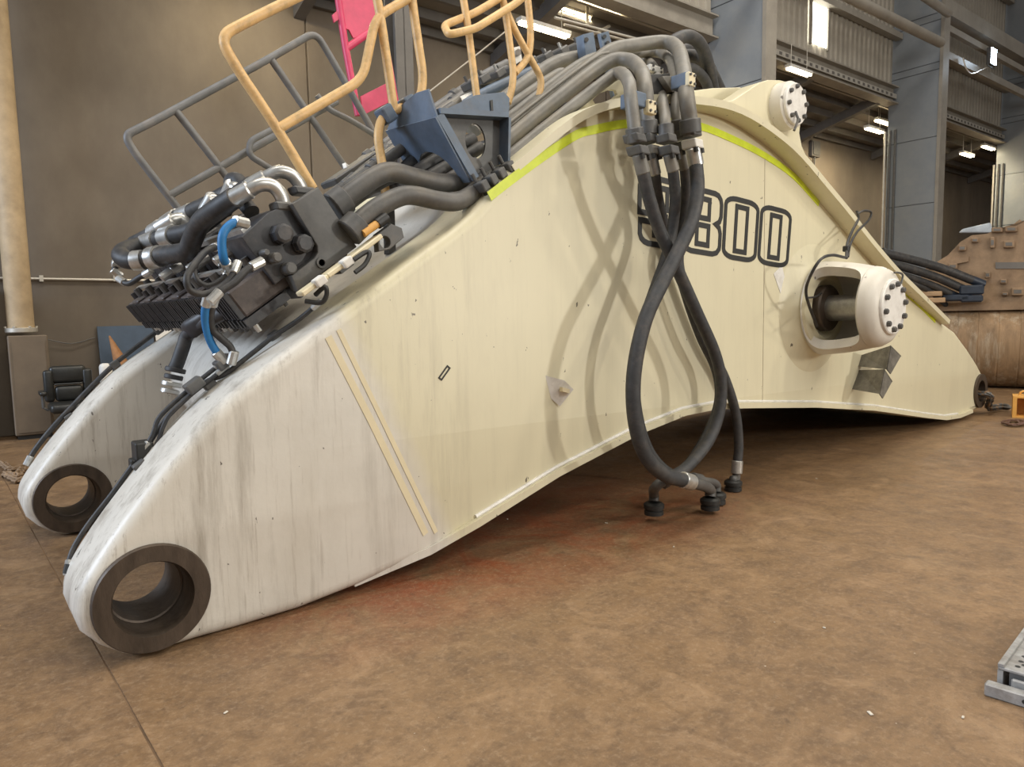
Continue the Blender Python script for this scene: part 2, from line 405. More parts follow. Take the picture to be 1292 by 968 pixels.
# floor: two pours of concrete with a joint between them
ja, jb = PZ(128, 828), PZ(205, 968); jd = (jb-ja).normalized(); jn = V((-jd.y, jd.x, 0))
if jn.x < 0: jn = -jn
def slab(side, gap):
    o = ja + jn*gap*side
    a, b = o-jd*70, o+jd*40
    far = jn*side*(75 if side > 0 else 40)
    return hexa([a-ZA*.2, b-ZA*.2, b+far-ZA*.2, a+far-ZA*.2, a, b, b+far, a+far])
fl = struct('floor', slab(1, .005), M_floor)
mesh('floor_slab', slab(-1, .005), M_floor, fl)
M_joint = mat('joint_filler', (.20, .125, .07), .8, var=.4, scale=3)
mesh('joint_filler', cbox(ja-jd*15-ZA*.055, jd*110, jn*.014, ZA*.1), M_joint, fl)

MB = 8.927; ZT = 7.32
wl = struct('wall_back', box(WM(-14, MB+.04, -.1), WX*66, MX*.2, ZA*(ZT+.6)), M_conc)
wj = [-13.9, -3.3, 4.52, 12.1, 19.6, 27.1, 34.6, 42.1, 50]
for a, b in zip(wj[:-1], wj[1:]):
    mesh('wall_panel', bev(box(WM(a+.012, MB, 0), WX*(b-a-.024), MX*.1, ZA*ZT), .012, 1), M_conc, wl)
struct('wall_end', box(WM(50, -6, -.1), WX*.2, MX*18, ZA*16), M_side)

# columns: clad boxes standing out from the wall line
MA, MBK = 5.0, 6.45; CWID = .34
def zat(x, y, w): return PL(x, y, WX, w).z
zj = [zat(1165, y, 21.3) for y in (257, 175, 92, 83, 31, 22)]
for i, w in enumerate((12.8, 21.3, 29.8, 38.3)):
    c = thing('clad_column', ('blue-grey clad column just behind the upper pin bracket of the boom', 'tall blue-grey clad column with dark pipes beside it behind the lower boom end', 'blue-grey clad column behind the brown dusty machine', 'farthest blue-grey clad column beyond the floodlight')[i], 'column', WM(w+CWID/2, (MA+MBK)/2, 0), 'clad columns along the back bay')
    mesh('core', box(WM(w+.02, MA+.03, 0), WX*(CWID-.04), MX*(MBK-MA-.04), ZA*14), M_clads, c)
    zs = [0.0]+zj+[14.0]
    for k in range(len(zs)-1):
        a, b = zs[k]+.012, zs[k+1]-.012
        mesh('cladding_panel', box(WM(w, MA+.10, a), WX*CWID, MX*(MBK-MA-.10), ZA*(b-a)), M_clad, c)
    mesh('front_flange', box(WM(w-.02, MA, 0), WX*(CWID+.04), MX*.09, ZA*14), M_beam, c)
    if i in (1, 2):
        for q in range(3):
            mesh('conduit', cyl(WM(w-.05, MBK+.05-.15*q, 0), WM(w-.05, MBK+.05-.15*q, zat(1140, 162, 21.3)), .035, 8), (M_galv, M_dark, M_dark)[q], c, .6)
# slim post further up the wall line
pc = thing('steel_post', 'slim dark steel post behind the blue rail bracket', 'post', WM(4.5, 5.4, 0))
mesh('web', box(WM(4.42, 5.2, 0), WX*.02, MX*.3, ZA*9), M_dbeam, pc)
mesh('flange', box(WM(4.30, 5.2, 0), WX*.26, MX*.02, ZA*9), M_dbeam, pc)
mesh('flange', box(WM(4.30, 5.5, 0), WX*.26, MX*.02, ZA*9), M_dbeam, pc)
# eave beams, ribbed sheet above the opening, low roof behind
MS = 6.3; ZB = 8.02
bays = [(-4.2, 4.3), (4.3, 12.8), (12.8, 21.3), (21.3, 29.8), (29.8, 38.3), (38.3, 50)]
bn = ['eave beam over the bay left of the slim post', 'eave beam running from the slim post to the first clad column', 'eave beam with a slotted angle between the first and second clad columns', 'eave beam between the second and third clad columns', 'eave beam beyond the third clad column', 'eave beam at the far end of the hall']
for i, (a, b) in enumerate(bays):
    e = thing('eave_beam', bn[i], 'beam', WM((a+b)/2, MS, ZB-.75), 'eave beams')
    x0, x1 = a+CWID+.05, b-.05
    mesh('web', box(WM(x0, MS, ZB-.42), WX*(x1-x0), MX*.03, ZA*.42), M_beam, e)
    mesh('bottom_flange', box(WM(x0, MS-.16, ZB-.455), WX*(x1-x0), MX*.35, ZA*.035), M_beam, e)
    mesh('top_flange', box(WM(x0, MS-.16, ZB), WX*(x1-x0), MX*.35, ZA*.035), M_beam, e)
    if i in (2, 3):
        sl = mesh('slotted_angle', box(WM(x0, MS-.10, ZB-.30), WX*(x1-x0), MX*.03, ZA*.13), M_galv, e)
        n = int((x1-x0)/.27)
        mesh('slot', joinvf(*[box(WM(x0+.1+.27*k, MS-.104, ZB-.27), WX*.12, MX*.004, ZA*.07) for k in range(n)]), M_dbeam, sl, kind='stuff')
    # ribbed sheet, as corrugated geometry
    vs, fs = [], []; k = 0; x = x0
    rows = []
    while x < x1:
        for dx, dm in ((0, 0), (.05, 0), (.075, -.045), (.125, -.045), (.15, 0)):
            if x+dx <= x1: rows.append((x+dx, dm))
        x += .25
    for (xx, dm) in rows: vs += [WM(xx, MS+.05+dm, ZB+.04), WM(xx, MS+.05+dm, 14)]
    for k in range(len(rows)-1): fs.append((2*k, 2*k+2, 2*k+3, 2*k+1))
    st = struct('wall_sheet_%d' % (i+1), (vs, fs), M_side)
    for gz in (9.35, 10.9, 12.4):
        mesh('girt', box(WM(x0, MS-.22, gz), WX*(x1-x0), MX*.2, ZA*.16), M_beam, st)
# translucent daylight sheet in the ribbed wall
pa, pb = PM(1023, 30, MS-.02), PM(1043, 30, MS-.02)
zlo, zhi = PM(1035, 58, MS-.02).z, PM(1035, 2, MS-.02).z
wn = struct('window_1', box(WM(pa.dot(WX), MS-.03, zlo), WX*(pb-pa).dot(WX), MX*.02, ZA*(zhi-zlo)), M_sky)
for k in range(2):
    mesh('window_frame', box(WM(pa.dot(WX)-.07+k*((pb-pa).dot(WX)+.07), MS-.07, zlo-.06), WX*.07, MX*.06, ZA*(zhi-zlo+.12)), M_beam, wn)
# low roof of the back bay
rf = [WM(-14, MB+.3, ZT), WM(50, MB+.3, ZT), WM(50, MS+.1, ZB-.05), WM(-14, MS+.1, ZB-.05)]
ce = struct('ceiling', hexa(rf+[p+ZA*.05 for p in rf]), M_roof)
sl = (ZB-.05-ZT)/(MB+.3-MS-.1)
def rz(m): return ZT+(MB+.3-m)*sl
for m_ in (6.75, 7.25, 7.8, 8.35, 8.8):
    mesh('purlin', box(WM(-14, m_, rz(m_)-.2), WX*64, MX*.08, ZA*.19), M_dbeam if m_ > 7 else M_beam, ce)
for w in (-4.2, 4.3, 8.6, 12.8, 17, 20.6, 25.4, 29.2, 34, 38):
    q = [WM(w, MB-.02, rz(MB)-.42), WM(w+.2, MB-.02, rz(MB)-.42), WM(w+.2, MS+.1, rz(MS)-.42), WM(w, MS+.1, rz(MS)-.42)]
    mesh('rafter', hexa(q+[p+ZA*.26 for p in q]), M_dbeam, ce)

# conduits and rails high on the column line
def solo_tube(name, pts, r, m, label, cat, group=None, sides=12, smooth=1.0):
    return mesh(name, tube(pts, r, sides), m, None, smooth, label, cat, group)
a, b = PM(1060, -9, MA-.16), PM(1187, 54, MA-.16)
dd = (b-a).normalized(); solo_tube('round_duct', [a-dd*6, b], .125, M_beam, 'round grey duct ending against the second clad column', 'pipe', 'round ducts on the column line')
a, b = PM(1165, -5, MA-.16), PM(1197, 17, MA-.16)
dd = (b-a).normalized(); solo_tube('round_duct', [a-dd*4, b], .11, M_beam, 'short round grey duct above, meeting the top of the second clad column', 'pipe', 'round ducts on the column line')
for k, (p, q, h, mm) in enumerate([((1206, 5), (1300, 48), .42, M_beam), ((1205, 37), (1300, 88), .17, M_beam), ((1204, 70), (1300, 118), .2, M_beam)]):
    a = PM(*p, MA+.1); w0 = a.dot(WX); z = a.z
    mesh('cross_rail', box(WM(21.70, MA+.05, z-h), WX*7.9, MX*(.14 if k else .3), ZA*h), mm, None, None,
         ['deep grey cross rail high between second and third clad columns', 'thin cross rail just above the bright floodlight', 'thin cross rail carrying the bright floodlight'][k], 'beam', 'cross rails')
# lamps
def flu(px, L, label, along=True, z=None, mm=None, power=55):
    p = PZ(px[0], px[1], z or 7.05); m = p.dot(MX)
    if mm: p = PM(px[0], px[1], mm)
    elif m > 8.7 or m < 6.4:
        p = PM(px[0], px[1], min(max(m, 6.5), 8.6))
    dr = WX if along else MX
    t = thing('fluorescent_lamp', label, 'lamp', p, 'fluorescent lamps under the low roof')
    mesh('housing', cbox(p+ZA*.06, dr*L, (MX if along else WX)*.16, ZA*.07), M_white, t)
    l = bpy.data.lights.new('fluorescent_light', 'AREA'); l.shape = 'RECTANGLE'; l.size = L; l.size_y = .14; l.energy = power; l.color = (1, .84, .56)
    lo = bpy.data.objects.new('fluorescent_light', l); COL.objects.link(lo); lo.location = -ZA*.05; lo.rotation_euler = (0, 0, -DA); lo.parent = t
    for s in (-1, 1):
        mesh('tube', cyl(p-dr*(L/2-.04)+(MX if along else WX)*.045*s, p+dr*(L/2-.04)+(MX if along else WX)*.045*s, .028, 10), M_lamp, t)
        mesh('hanger', cyl(p+dr*s*L*.35+ZA*.09, V((p.x, p.y, rz(p.dot(MX))))+dr*s*L*.35, .008, 6), M_galv, t)
flu((687, 38), 1.25, 'lit fluorescent lamp right beside the yellow ladder rail loop')
flu((716, 15), 1.25, 'lit fluorescent lamp above the steel drop pipe behind the boom pipes', mm=7.3)
flu((756, 0), 1.25, 'lit fluorescent lamp highest above the boom pipes', mm=6.75)
flu((1008, 91), 1.0, 'lit fluorescent lamp beside the first clad column above the pin bracket', mm=6.12)
flu((330, -70), 1.25, 'lit fluorescent lamp above the grey handrail near the concrete wall', mm=7.6, power=80)
flu((1103, 165), 1.0, 'lit fluorescent lamp left of the second clad column, the lower of two', power=260)
flu((1115, 155), 1.0, 'lit fluorescent lamp close to the second clad column, the upper of two', power=60, mm=7.1)
flu((1220, 196), 1.0, 'lit fluorescent lamp right of the second clad column, the lower of two', power=150)
flu((1247, 187), 1.0, 'lit fluorescent lamp near the third clad column, the upper of two', power=12)
p = PM(1254, 71, MA-.15)
t = thing('floodlight', 'bright blue-white floodlight on the cross rail', 'lamp', p)
mesh('housing', bev(cbox(p+MX*.07, WX*.42, MX*.12, ZA*.5), .02), M_dark, t)
mesh('glass', cbox(p, WX*.36, MX*.02, ZA*.44), M_flood, t)
mesh('bracket', tube([p+WX*.24+MX*.07, p+WX*.24+MX*.07-ZA*.3, p-WX*.24+MX*.07-ZA*.3, p-WX*.24+MX*.07], .015, 8), M_dark, t)
l = bpy.data.lights.new('flood_beam', 'AREA'); l.size = .35; l.energy = 90; l.color = (.7, .85, 1); l.shape = 'SQUARE'
lo = bpy.data.objects.new('flood_beam', l); COL.objects.link(lo); lo.location = -MX*.03; lo.rotation_euler = (-MX-ZA*.35-WX*.5).to_track_quat('-Z', 'Y').to_euler(); lo.parent = t
mesh('lead', tube(catmull([PM(1215, 73, MA), PM(1219, 86, MA), PM(1226, 93, MA), PM(1237, 89, MA), PM(1247, 84, MA)], 5), .02, 6), M_white, t)
# sprinkler pipes and drop rods in the back bay
for k, (p, q) in enumerate([((700, 22), (830, 56)), ((712, 31), (836, 63))]):
    a, b = PZ(*p, 6.9), PZ(*q, 6.9); 
    solo_tube('sprinkler_pipe', [a, b], .025, M_galv, ('thin pale pipe under the low roof, running to the upper lamp over the crest pipes', 'thin pale pipe under the low roof beside the one running to the upper lamp')[k], 'pipe', 'paired sprinkler pipes', 8)
a = PM(741, 34, 7.02)
dpt = thing('drop_pipe', 'vertical pale drop pipe with a short cross bar above the blue clamp posts', 'pipe', a)
mesh('riser', tube([V((a.x, a.y, rz(7.02)-.03)), a], .035, 8), M_galv, dpt, .8)
a, b = PM(741, 47, 7.02), PM(769, 33, 7.02)
mesh('cross_bar', tube([a, b], .03, 8), M_galv, dpt, .8)
# junction boxes on the back wall
for px, lb in (((1028, 188), 'small grey junction box on the wall by the pin bracket'), ((1130, 214), 'small dark junction box on the wall beside the second clad column')):
    p = PM(*px, MB-.06); t = thing('junction_box', lb, 'junction box', p, 'junction boxes on the back wall')
    mesh('body', bev(cbox(p, WX*.5, MX*.12, ZA*.5), .02), M_dbeam, t)
    mesh('cover', cbox(p-MX*.07, WX*.4, MX*.02, ZA*.4), M_dark, t)
    mesh('conduit', cyl(p-ZA*.25, p-ZA*1.1, .025, 8), M_dbeam, t)

# ---- things by the wall on the left
a, b = PM(-40, 350.4, MB-.04), PM(175, 354, MB-.04)
t = thing('wall_conduit', 'thin pale conduit running level along the wall by the ochre downpipe', 'pipe', a)
mesh('conduit', tube([a-(b-a).normalized()*4, b+(b-a).normalized()*6], .022, 8), M_galv, t, .8)
for x in (52, 145): mesh('saddle_clip', cbox(PM(x, 351.5, MB-.03), WX*.05, MX*.07, ZA*.09), M_galv, t)
pb_ = PM(27, 418, MB-.32)
dp = thing('downpipe', 'thick ochre downpipe rising from the brown sheet-metal box', 'pipe', pb_)
mesh('pipe', cyl(pb_, pb_+ZA*(rz(MB-.32)-pb_.z-.25), .165, 24), M_cyp, dp, .6)
mesh('collar', cyl(pb_-ZA*.02, pb_+ZA*.05, .2, 24, .01), M_galv, dp, .6)
for k in range(6):
    an = k*math.pi/3; bolt(pb_+V((math.cos(an), math.sin(an), 0))*.185+ZA*.05, ZA, .018, .02, dp, M_galv)
a, b, c_, d_ = PZ(22, 553), PZ(73, 549), PM(8, 424, MB-.5), PM(54, 424, MB-.5)
hgt = c_.z; wid = (PM(70, 549, MB-.55)-PM(20, 553, MB-.55)).dot(WX)
o0 = PM(19, 540, MB-.55); o0 = V((o0.x, o0.y, 0))
t = thing('sheet_metal_box', 'tall brown sheet-metal box standing against the wall under the ochre downpipe', 'cabinet', o0+WX*wid/2)
mesh('body', bev(box(o0+ZA*.06, WX*wid, MX*.5, ZA*(hgt-.06)), .012, 1), M_brownbox, t)
mesh('door', box(o0+WX*.04+ZA*.1-MX*.012, WX*(wid-.08), MX*.014, ZA*(hgt-.18)), M_brownbox, t)
mesh('plinth', box(o0+WX*.03+MX*.03, WX*(wid-.06), MX*.44, ZA*.07), M_black, t)
o1 = o0-WX*1.15+MX*.1
t = thing('dark_locker', 'dark locker partly out of view beside the brown sheet-metal box', 'cabinet', o1+WX*.5)
mesh('body', bev(box(o1, WX*.95, MX*.4, ZA*2.2), .012, 1), M_dbeam, t)
mesh('door', box(o1+WX*.03+ZA*.06-MX*.014, WX*.89, MX*.014, ZA*2.08), M_dark, t)
# office chair facing the boom
cb = PM(93, 540, MB-1.2); cb = V((cb.x, cb.y, 0))
ch = thing('office_chair', 'black leather office chair in front of the concrete wall', 'chair', cb)
def cq(x, y, z): return cb + WX*x - MX*y + ZA*z     # x right, y towards the hall
ctop = PM(93, 461, MB-.95).z
for k in range(5):
    an = 2*math.pi*k/5+.3; e = cq(.32*math.cos(an), .32*math.sin(an), .07)
    lg = mesh('base_leg', tube([cq(0, 0, .12), e], [.035, .02], 8), M_dark, ch)
    mesh('castor', cyl(e-WX*.02+ZA*-.04, e+WX*.02+ZA*-.04, .03, 12), M_black, lg)
mesh('gas_stem', cyl(cq(0, 0, .1), cq(0, 0, .42), .03, 12), M_dark, ch)
mesh('seat', bev(cbox(cq(0, .02, .49), WX*.54, MX*.52, ZA*.13), .05, 3), M_leather, ch, .9)
bt = ctop-.22
mesh('headrest', bev(cbox(cq(0, -.27, ctop-.12), WX*.44, MX*.14, ZA*.24), .05, 3), M_leather, ch, .9)
mesh('back_cushion', bev(cbox(cq(0, -.24, .66+.0), WX*.34, MX*.14, ZA*.22), .05, 3), M_leather, ch, .9)
mesh('back_cushion', bev(cbox(cq(0, -.25, (.78+ctop-.24)/2), WX*.34, MX*.14, ZA*(ctop-.24-.78)), .05, 3), M_leather, ch, .9)
for s in (-1, 1):
    mesh('back_wing', bev(cbox(cq(.235*s, -.25, (.55+ctop-.05)/2), WX*.12, MX*.13, ZA*(ctop-.6)), .04, 3), M_leather, ch, .9)
    ar = mesh('armrest', bev(cbox(cq(.33*s, 0, .70), WX*.08, MX*.36, ZA*.06), .02, 2), M_leather, ch, .9)
    mesh('armrest_post', tube([cq(.27*s, 0, .46), cq(.33*s, 0, .5), cq(.33*s, 0, .68)], .02, 8), M_dark, ar)
# boards leaning on the wall
bl = PM(122, 470, MB-.08); tl = PM(122, 412, MB-.03); tr = PM(192, 412, MB-.03); zl = tl.z
base = V((tl.x, tl.y, 0)); wd_ = (tr-tl).dot(WX)
mesh('leaning_board', hexa([base-MX*.32, base-MX*.32+WX*wd_, base-MX*.29+WX*wd_, base-MX*.29, base+ZA*zl-MX*.02, base+ZA*zl+WX*wd_-MX*.02, base+ZA*zl+WX*wd_+MX*.01, base+ZA*zl+MX*.01]), M_board, None, None, 'dark blue board leaning on the wall behind the far boom lug', 'board')
b2 = base+WX*(wd_+.03)
bd = mesh('pegboard', hexa([b2-MX*.3, b2-MX*.3+WX*.32, b2-MX*.28+WX*.32, b2-MX*.28, b2+ZA*zl-MX*.02, b2+ZA*zl+WX*.32-MX*.02, b2+ZA*zl+WX*.32, b2+ZA*zl]), M_paper, None, None, 'white perforated board leaning beside the dark blue board', 'board')
for k in range(6):
    q = b2+WX*(.06+.1*(k % 3))+ZA*(zl-.07-.1*(k//3))-MX*.045
    mesh('hole', cyl(q, q+MX*.03, .015, 10), M_black, bd)
fx = PM(150, 452, MB-.45); ft = PM(138, 424, MB-.28)
ax = (ft-fx).normalized(); fb = fx+ax*(-fx.z/ax.z)
mesh('fibre_broom', tube([fb, fb+(ft-fb)*.55, ft], [.19, .15, .012], 10), M_card, None, .7, 'rust-brown fibre bundle propped against the dark blue board', 'bundle')
wb = PM(133, 462, MB-.7)
mesh('white_rag', bev(cbox(V((wb.x, wb.y, wb.z/2)), WX*.16, MX*.2, ZA*(wb.z+.08)), .05, 2), M_paper, None, .9, 'small white bag behind the far lug edge', 'bag')
# low wire strung across to the board
a, b = PM(58, 428, MB-.1), PM(120, 426, MB-.05)
mesh('slack_wire', tube(catmull([a, (a+b)/2-ZA*.08, b], 6), .008, 6), M_dark, None, .8, 'thin dark wire slack between sheet-metal box and blue board', 'wire')
# rusty chain heap on the floor
def linkvf(c, ax_, bx, L=.09, w=.055, r=.012):
    pts = [c+ax_*(L/2*math.cos(t))+bx*(w/2*math.sin(t)) for t in [2*math.pi*k/12 for k in range(12)]]
    return tube(pts, r, 6, closed=True)
t = thing('rusty_chain', 'heap of rusty chain on the floor left of the far lug', 'chain', PZ(20, 598))
pp = catmull([PZ(3, 584, .03), PZ(14, 592, .05), PZ(28, 590, .04), PZ(20, 600, .05), PZ(8, 598, .03), PZ(24, 606, .03), PZ(34, 600, .03)], 9)
for i in range(0, len(pp)-1, 1):
    a_ = (pp[i+1]-pp[i]).normalized(); s_ = a_.cross(ZA).normalized()
    mesh('link', linkvf(pp[i], a_, s_ if i % 2 else (s_*.5+ZA*.6), .12, .07, .014), M_rust, t)
# ================================================================== the boom
RC = (0.0, .2886); LT = .5; FB = 2.58; FT = 3.08
T0 = [(-.325, .27), (-.312, .36), (-.265, .455), (-.115, .665), (.14, .965), (.40, 1.225), (.775, 1.485), (1.13, 1.715), (1.53, 1.975), (2.0, 2.29)]
FLP = [(646, 211, 0), (694, 172, .05), (724, 149, .09), (748, 136, .13), (775, 127, .16), (805, 122, .18), (840, 121, .18), (871, 122.5, .18), (914, 129, .18), (947, 142, .18), (981.5, 165, .18),
       (1012, 192, .18), (1046.5, 233, .18), (1077, 270, .18), (1100, 300, .18), (1133, 339, .17), (1166, 372, .14), (1199, 405, .1)]
FLS = []
for x, y, o in FLP:
    q = P(x, y, -o); FLS.append((q.x, q.z, o))
TIP = sz([(1206, 418), (1222, 440), (1234, 459), (1241, 473), (1244, 483), (1245, 494), (1243.5, 507), (1238, 516), (1220, 523)])
BOT = [(11.0, .075), (10.5, .05), (9.99, .075), (9.3, .18), (7.77, .43), (6.4, .60), (5.11, .72), (4.61, .76), (4.15, .75), (3.54, .66), (2.67, .46), (1.95, .24), (1.58, .125), (1.08, .045), (.74, .008), (.39, .002), (.19, .004), (.06, .0), (-.06, .0), (-.14, .03), (-.235, .105), (-.305, .19)]
TIP = TIP[:-1]
top_line = smooth2(T0+[(a, b) for a, b, o in FLS], 3)
outline = top_line + TIP + BOT
boom = thing('excavator_boom', 'huge cream-painted steel excavator boom lying across the workshop floor', 'excavator boom', (5.5, 1.5, 0))
TC = P(1235.8, 493.3); TCs = (TC.x, TC.z)
for d0, d1, lb in ((0, LT, 'near side box plate with a worn pin lug'), (FB, FT, 'far side box plate with a worn pin lug')):
    o = mesh('side_plate', plate2d(outline, [circ(RC, .185), circ(TCs, .165)], d0, d1, .075, 4), PAINT, boom, .5, lb)
# curved top plate between the lugs, then up the boom's back
nose = smooth2([(1.25, .62), (.98, .78), (.80, .98), (.74, 1.18), (.82, 1.36), (1.0, 1.54), (1.13, 1.655), (1.53, 1.93), (2.0, 2.25)]+[(a, b-.03) for a, b, o in FLS[:-1]], 4)
mesh('top_plate', sweep(nose, LT-.06, FB+.06, .04), PAINTW, boom, .6)
fl_ = FLS; s0 = smooth2([(a, b) for a, b, o in fl_], 3); oo = [p[0] for p in smooth2([(o, 0) for a, b, o in fl_], 3)]
mesh('top_flange', sweep([(a, b+.012) for a, b in s0], [-o for o in oo], [FT+o for o in oo], .06), PAINT, boom, .6)
bl = [(a, b+.005) for a, b in reversed(BOT[:15])]
bl = [q for q in bl if q[0] > 1.0]
lip = [.05-.095*min(1, max(0, (a-1.0)/.9)) for a, b in bl]
mesh('bottom_plate', sweep([(a, b+.05*min(1, .2+max(0, (a-.72)/.6))) for a, b in bl], lip, [FT-q for q in lip], .05), PAINT, boom, .6)
mesh('weld_bead', tube([V((a, -.006, b+.062)) for a, b in bl[2:-1]], .014, 6), M_white, boom, .8)
# pin lug bushings
for d0, d1 in ((-.025, LT+.02), (FB-.02, FT+.02)):
    L_ = d1-d0
    bsh = mesh('lug_bushing', lathe(V((RC[0], d0, RC[1])), YA, [(0, .186), (0, .262), (.012, .268), (L_-.012, .268), (L_, .262), (L_, .186), (L_-.03, .166), (L_*.35, .166), (L_*.35-.005, .175), (.03, .175)], 56, closed_prof=True), M_bush, boom, .45, 'dark worn steel pin bushing')
for d0, d1 in ((-.03, LT), (FB, FT+.03)):
    L_ = d1-d0
    mesh('tip_bushing', lathe(V((TCs[0], d0, TCs[1])), YA, [(0, .16), (0, .255), (L_, .255), (L_, .16)], 40, closed_prof=True), M_bush, boom, .45)
# lime tape, tape-mask strips
mesh('lime_tape', ribbon(smooth2(sz([(617, 248), (651, 222), (690, 194), (727.5, 170), (750, 163.6), (776, 158), (800, 155.5), (840, 153.5), (882, 159), (925, 176), (964, 196), (1001, 222), (1033, 257)]), 4), .062, -.001), M_lime, boom)
mesh('lime_tape', ribbon(smooth2(sz([(1141, 368), (1160, 385), (1180, 405)]), 3), .06, -.001), M_lime, boom)
mesh('paint_strip', ribbon(sz([(414, 425), (470, 535), (537, 674)]), .042, -.001, .003), M_cream, boom)
mesh('paint_strip', ribbon(sz([(427, 416), (480, 525), (550, 672)]), .030, -.001, .003), M_cream, boom)
# number 9800
def tq(x, y): return (780+x/5.383, 220+y/5.383)
TLc, BLc, TRc, BRc = [V((q[0], q[1])) for q in sz([tq(148, 0), tq(138, 458), tq(1172, 264), tq(1143, 626)])]
def tuv(u, v): return (TLc*(1-u)*v + BLc*(1-u)*(1-v) + TRc*u*v + BRc*u*(1-v))
cw = .229
def glyph(k, loops, lw, holder):
    for lp in loops:
        pts = [tuv(k*(cw+.028)+x*cw, y) for x, y in lp]
        mesh('digit_stroke', ribbon(pts, lw, -.001, .004, closed=True), M_black, holder)
def rr(x0, y0, x1, y1, r, n=5, ay=.42):
    out = []
    ry = r*ay
    for cx, cy, a in ((x1-r, y0+ry, -90), (x1-r, y1-ry, 0), (x0+r, y1-ry, 90), (x0+r, y0+ry, 180)):
        for i in range(n+1):
            t = math.radians(a+90*i/n); out.append((cx+r*math.cos(t), cy+ry*math.sin(t)))
    return out
def rect(x0, y0, x1, y1): return [(x0, y0), (x1, y0), (x1, y1), (x0, y1)]
o9 = [(.02, .33), (.02, .13), (.06, .06), (.13, .02), (.22, .0), (.80, .0), (.92, .03), (.98, .10), (1, .16), (1, .84), (.97, .92), (.90, .98), (.80, 1.), (.2, 1.), (.1, .98), (.03, .92), (0, .84), (0, .45), (.64, .45), (.64, .14), (.36, .14), (.36, .33)]
e8 = [(.2, 0), (.8, 0), (.92, .03), (.99, .10), (1, .16), (1, .36), (.96, .45), (.86, .5), (.96, .55), (1, .64), (1, .84), (.97, .92), (.9, .98), (.8, 1), (.2, 1), (.1, .98), (.03, .92), (0, .84), (0, .64), (.04, .55), (.14, .5), (.04, .45), (0, .36), (0, .16), (.03, .08), (.1, .02)]
dg = mesh('painted_digits', ribbon([tuv(x*cw, y) for x, y in o9], .045, -.001, .004, closed=True), M_black, boom, None, 'black outlined number 9800')
glyph(0, [rect(.34, .56, .66, .87)], .045, dg)
glyph(1, [e8, rect(.34, .13, .66, .44), rect(.34, .56, .66, .87)], .045, dg)
glyph(2, [rr(0, 0, 1, 1, .3), rect(.33, .12, .67, .88)], .045, dg)
glyph(3, [rr(0, 0, 1, 1, .3), rect(.33, .12, .67, .88)], .045, dg)
# number plate and small tab on the side
c0 = P(561, 467); ca = V((.08, 0, .062)); cbv = V((-.02, 0, .03))
mesh('maker_plate', ribbon([(c0.x-.045, c0.z-.045), (c0.x+.02, c0.z+.025), (c0.x+.038, c0.z+.01), (c0.x-.027, c0.z-.06)], .009, -.001, .004, closed=True), M_black, boom)
c0 = P(700, 492)
mesh('lifting_tab', (lambda a: (a, [(0, 1, 2), (0, 2, 3), (0, 3, 4), (0, 4, 1), (1, 2, 3, 4)]))([V((c0.x-.09, 0, c0.z+.11)), V((c0.x-.04, -.002, c0.z-.06)), V((c0.x+.03, -.02, c0.z-.12)), V((c0.x+.10, -.09, c0.z+.0)), V((c0.x+.03, -.07, c0.z+.07))]), M_white, boom, None, 'small white welded tab')
mesh('tab_slot', cbox(V((c0.x+.03, -.072, c0.z-.0)), (.07, 0, -.02), (0, .03, 0), (0, 0, .03)), M_cream, boom)
# white primer patch and masking residue
mesh('primer_patch', ribbon(sz([(981, 340), (990, 372), (993, 404)]), [.17, .12, .07], -.001, .003), M_white, boom)
M_seam = mat('weld_seam_paint', (.52, .46, .34), .5, var=.15)
mesh('weld_seam', ribbon(sz([(965, 200), (964, 350), (962, 506)]), .008, -.0005, .003), M_seam, boom)
# ---- boom cylinder boss, open towards the foot
BC = V((6.33, 0, 1.645)); NA = -YA
hs = mesh('cylinder_boss', lathe(BC, NA, [(-.02, .30), (0, .66), (.025, .60), (.07, .50), (.13, .45), (.15, .44), (.15, .30), (.1, .24)], 48, XA), PAINT, boom, .6, 'cast boss that carries the boom cylinder pin')
TH0 = math.radians(62)

def boss_shell():
    vs, fs = [], []; NT, NAg = 22, 48; t0_, t1_ = .12, .635
    def ro(t): return .475-.03*(t-t0_)/(t1_-t0_)-.055*((t-t0_)/(t1_-t0_))**2
    for i in range(NT+1):
        x = i/NT; t = t0_+(t1_-t0_)*(.5-.5*math.cos(math.pi*x)); k = min(1, abs((t-(t0_+t1_)/2)/((t1_-t0_)/2*.985)))
        a = math.pi-TH0*(max(0, 1-k**4))**.25 - 1e-3
        for j in range(NAg+1):
            an = -a+2*a*j/NAg; dr = XA*math.cos(an)+ZA*math.sin(an)
            vs.append(BC+NA*t+dr*ro(t)); vs.append(BC+NA*t+dr*(ro(t)-.10))
    R2 = (NAg+1)*2
    for i in range(NT):
        for j in range(NAg):
            b = i*R2+j*2; fs.append((b, b+2, b+2+R2, b+R2)); fs.append((b+1, b+1+R2, b+3+R2, b+3))
        for j in (0, NAg):
            b = i*R2+j*2; fs.append((b, b+R2, b+R2+1, b+1))
    for i in (0, NT):
        for j in range(NAg):
            b = i*R2+j*2; fs.append((b, b+1, b+3, b+2))
    return vs, fs
mesh('boss_arm', boss_shell(), PAINTW, boom, .7)
mesh('boss_head', lathe(BC, NA, [(.60, .12), (.60, .345), (.608, .375), (.63, .394), (.68, .385), (.74, .352), (.775, .30), (.78, .2)], 48, XA), PAINTW, boom, .6)
mesh('cylinder_pin', lathe(BC, NA, [(.08, .13), (.62, .13)], 32, XA), M_steel, boom, .5, 'bare steel cylinder pin')
mesh('pin_collar', lathe(BC, NA, [(.09, .13), (.09, .235), (.175, .235), (.19, .22), (.19, .13)], 36, XA), M_bush, boom, .5)
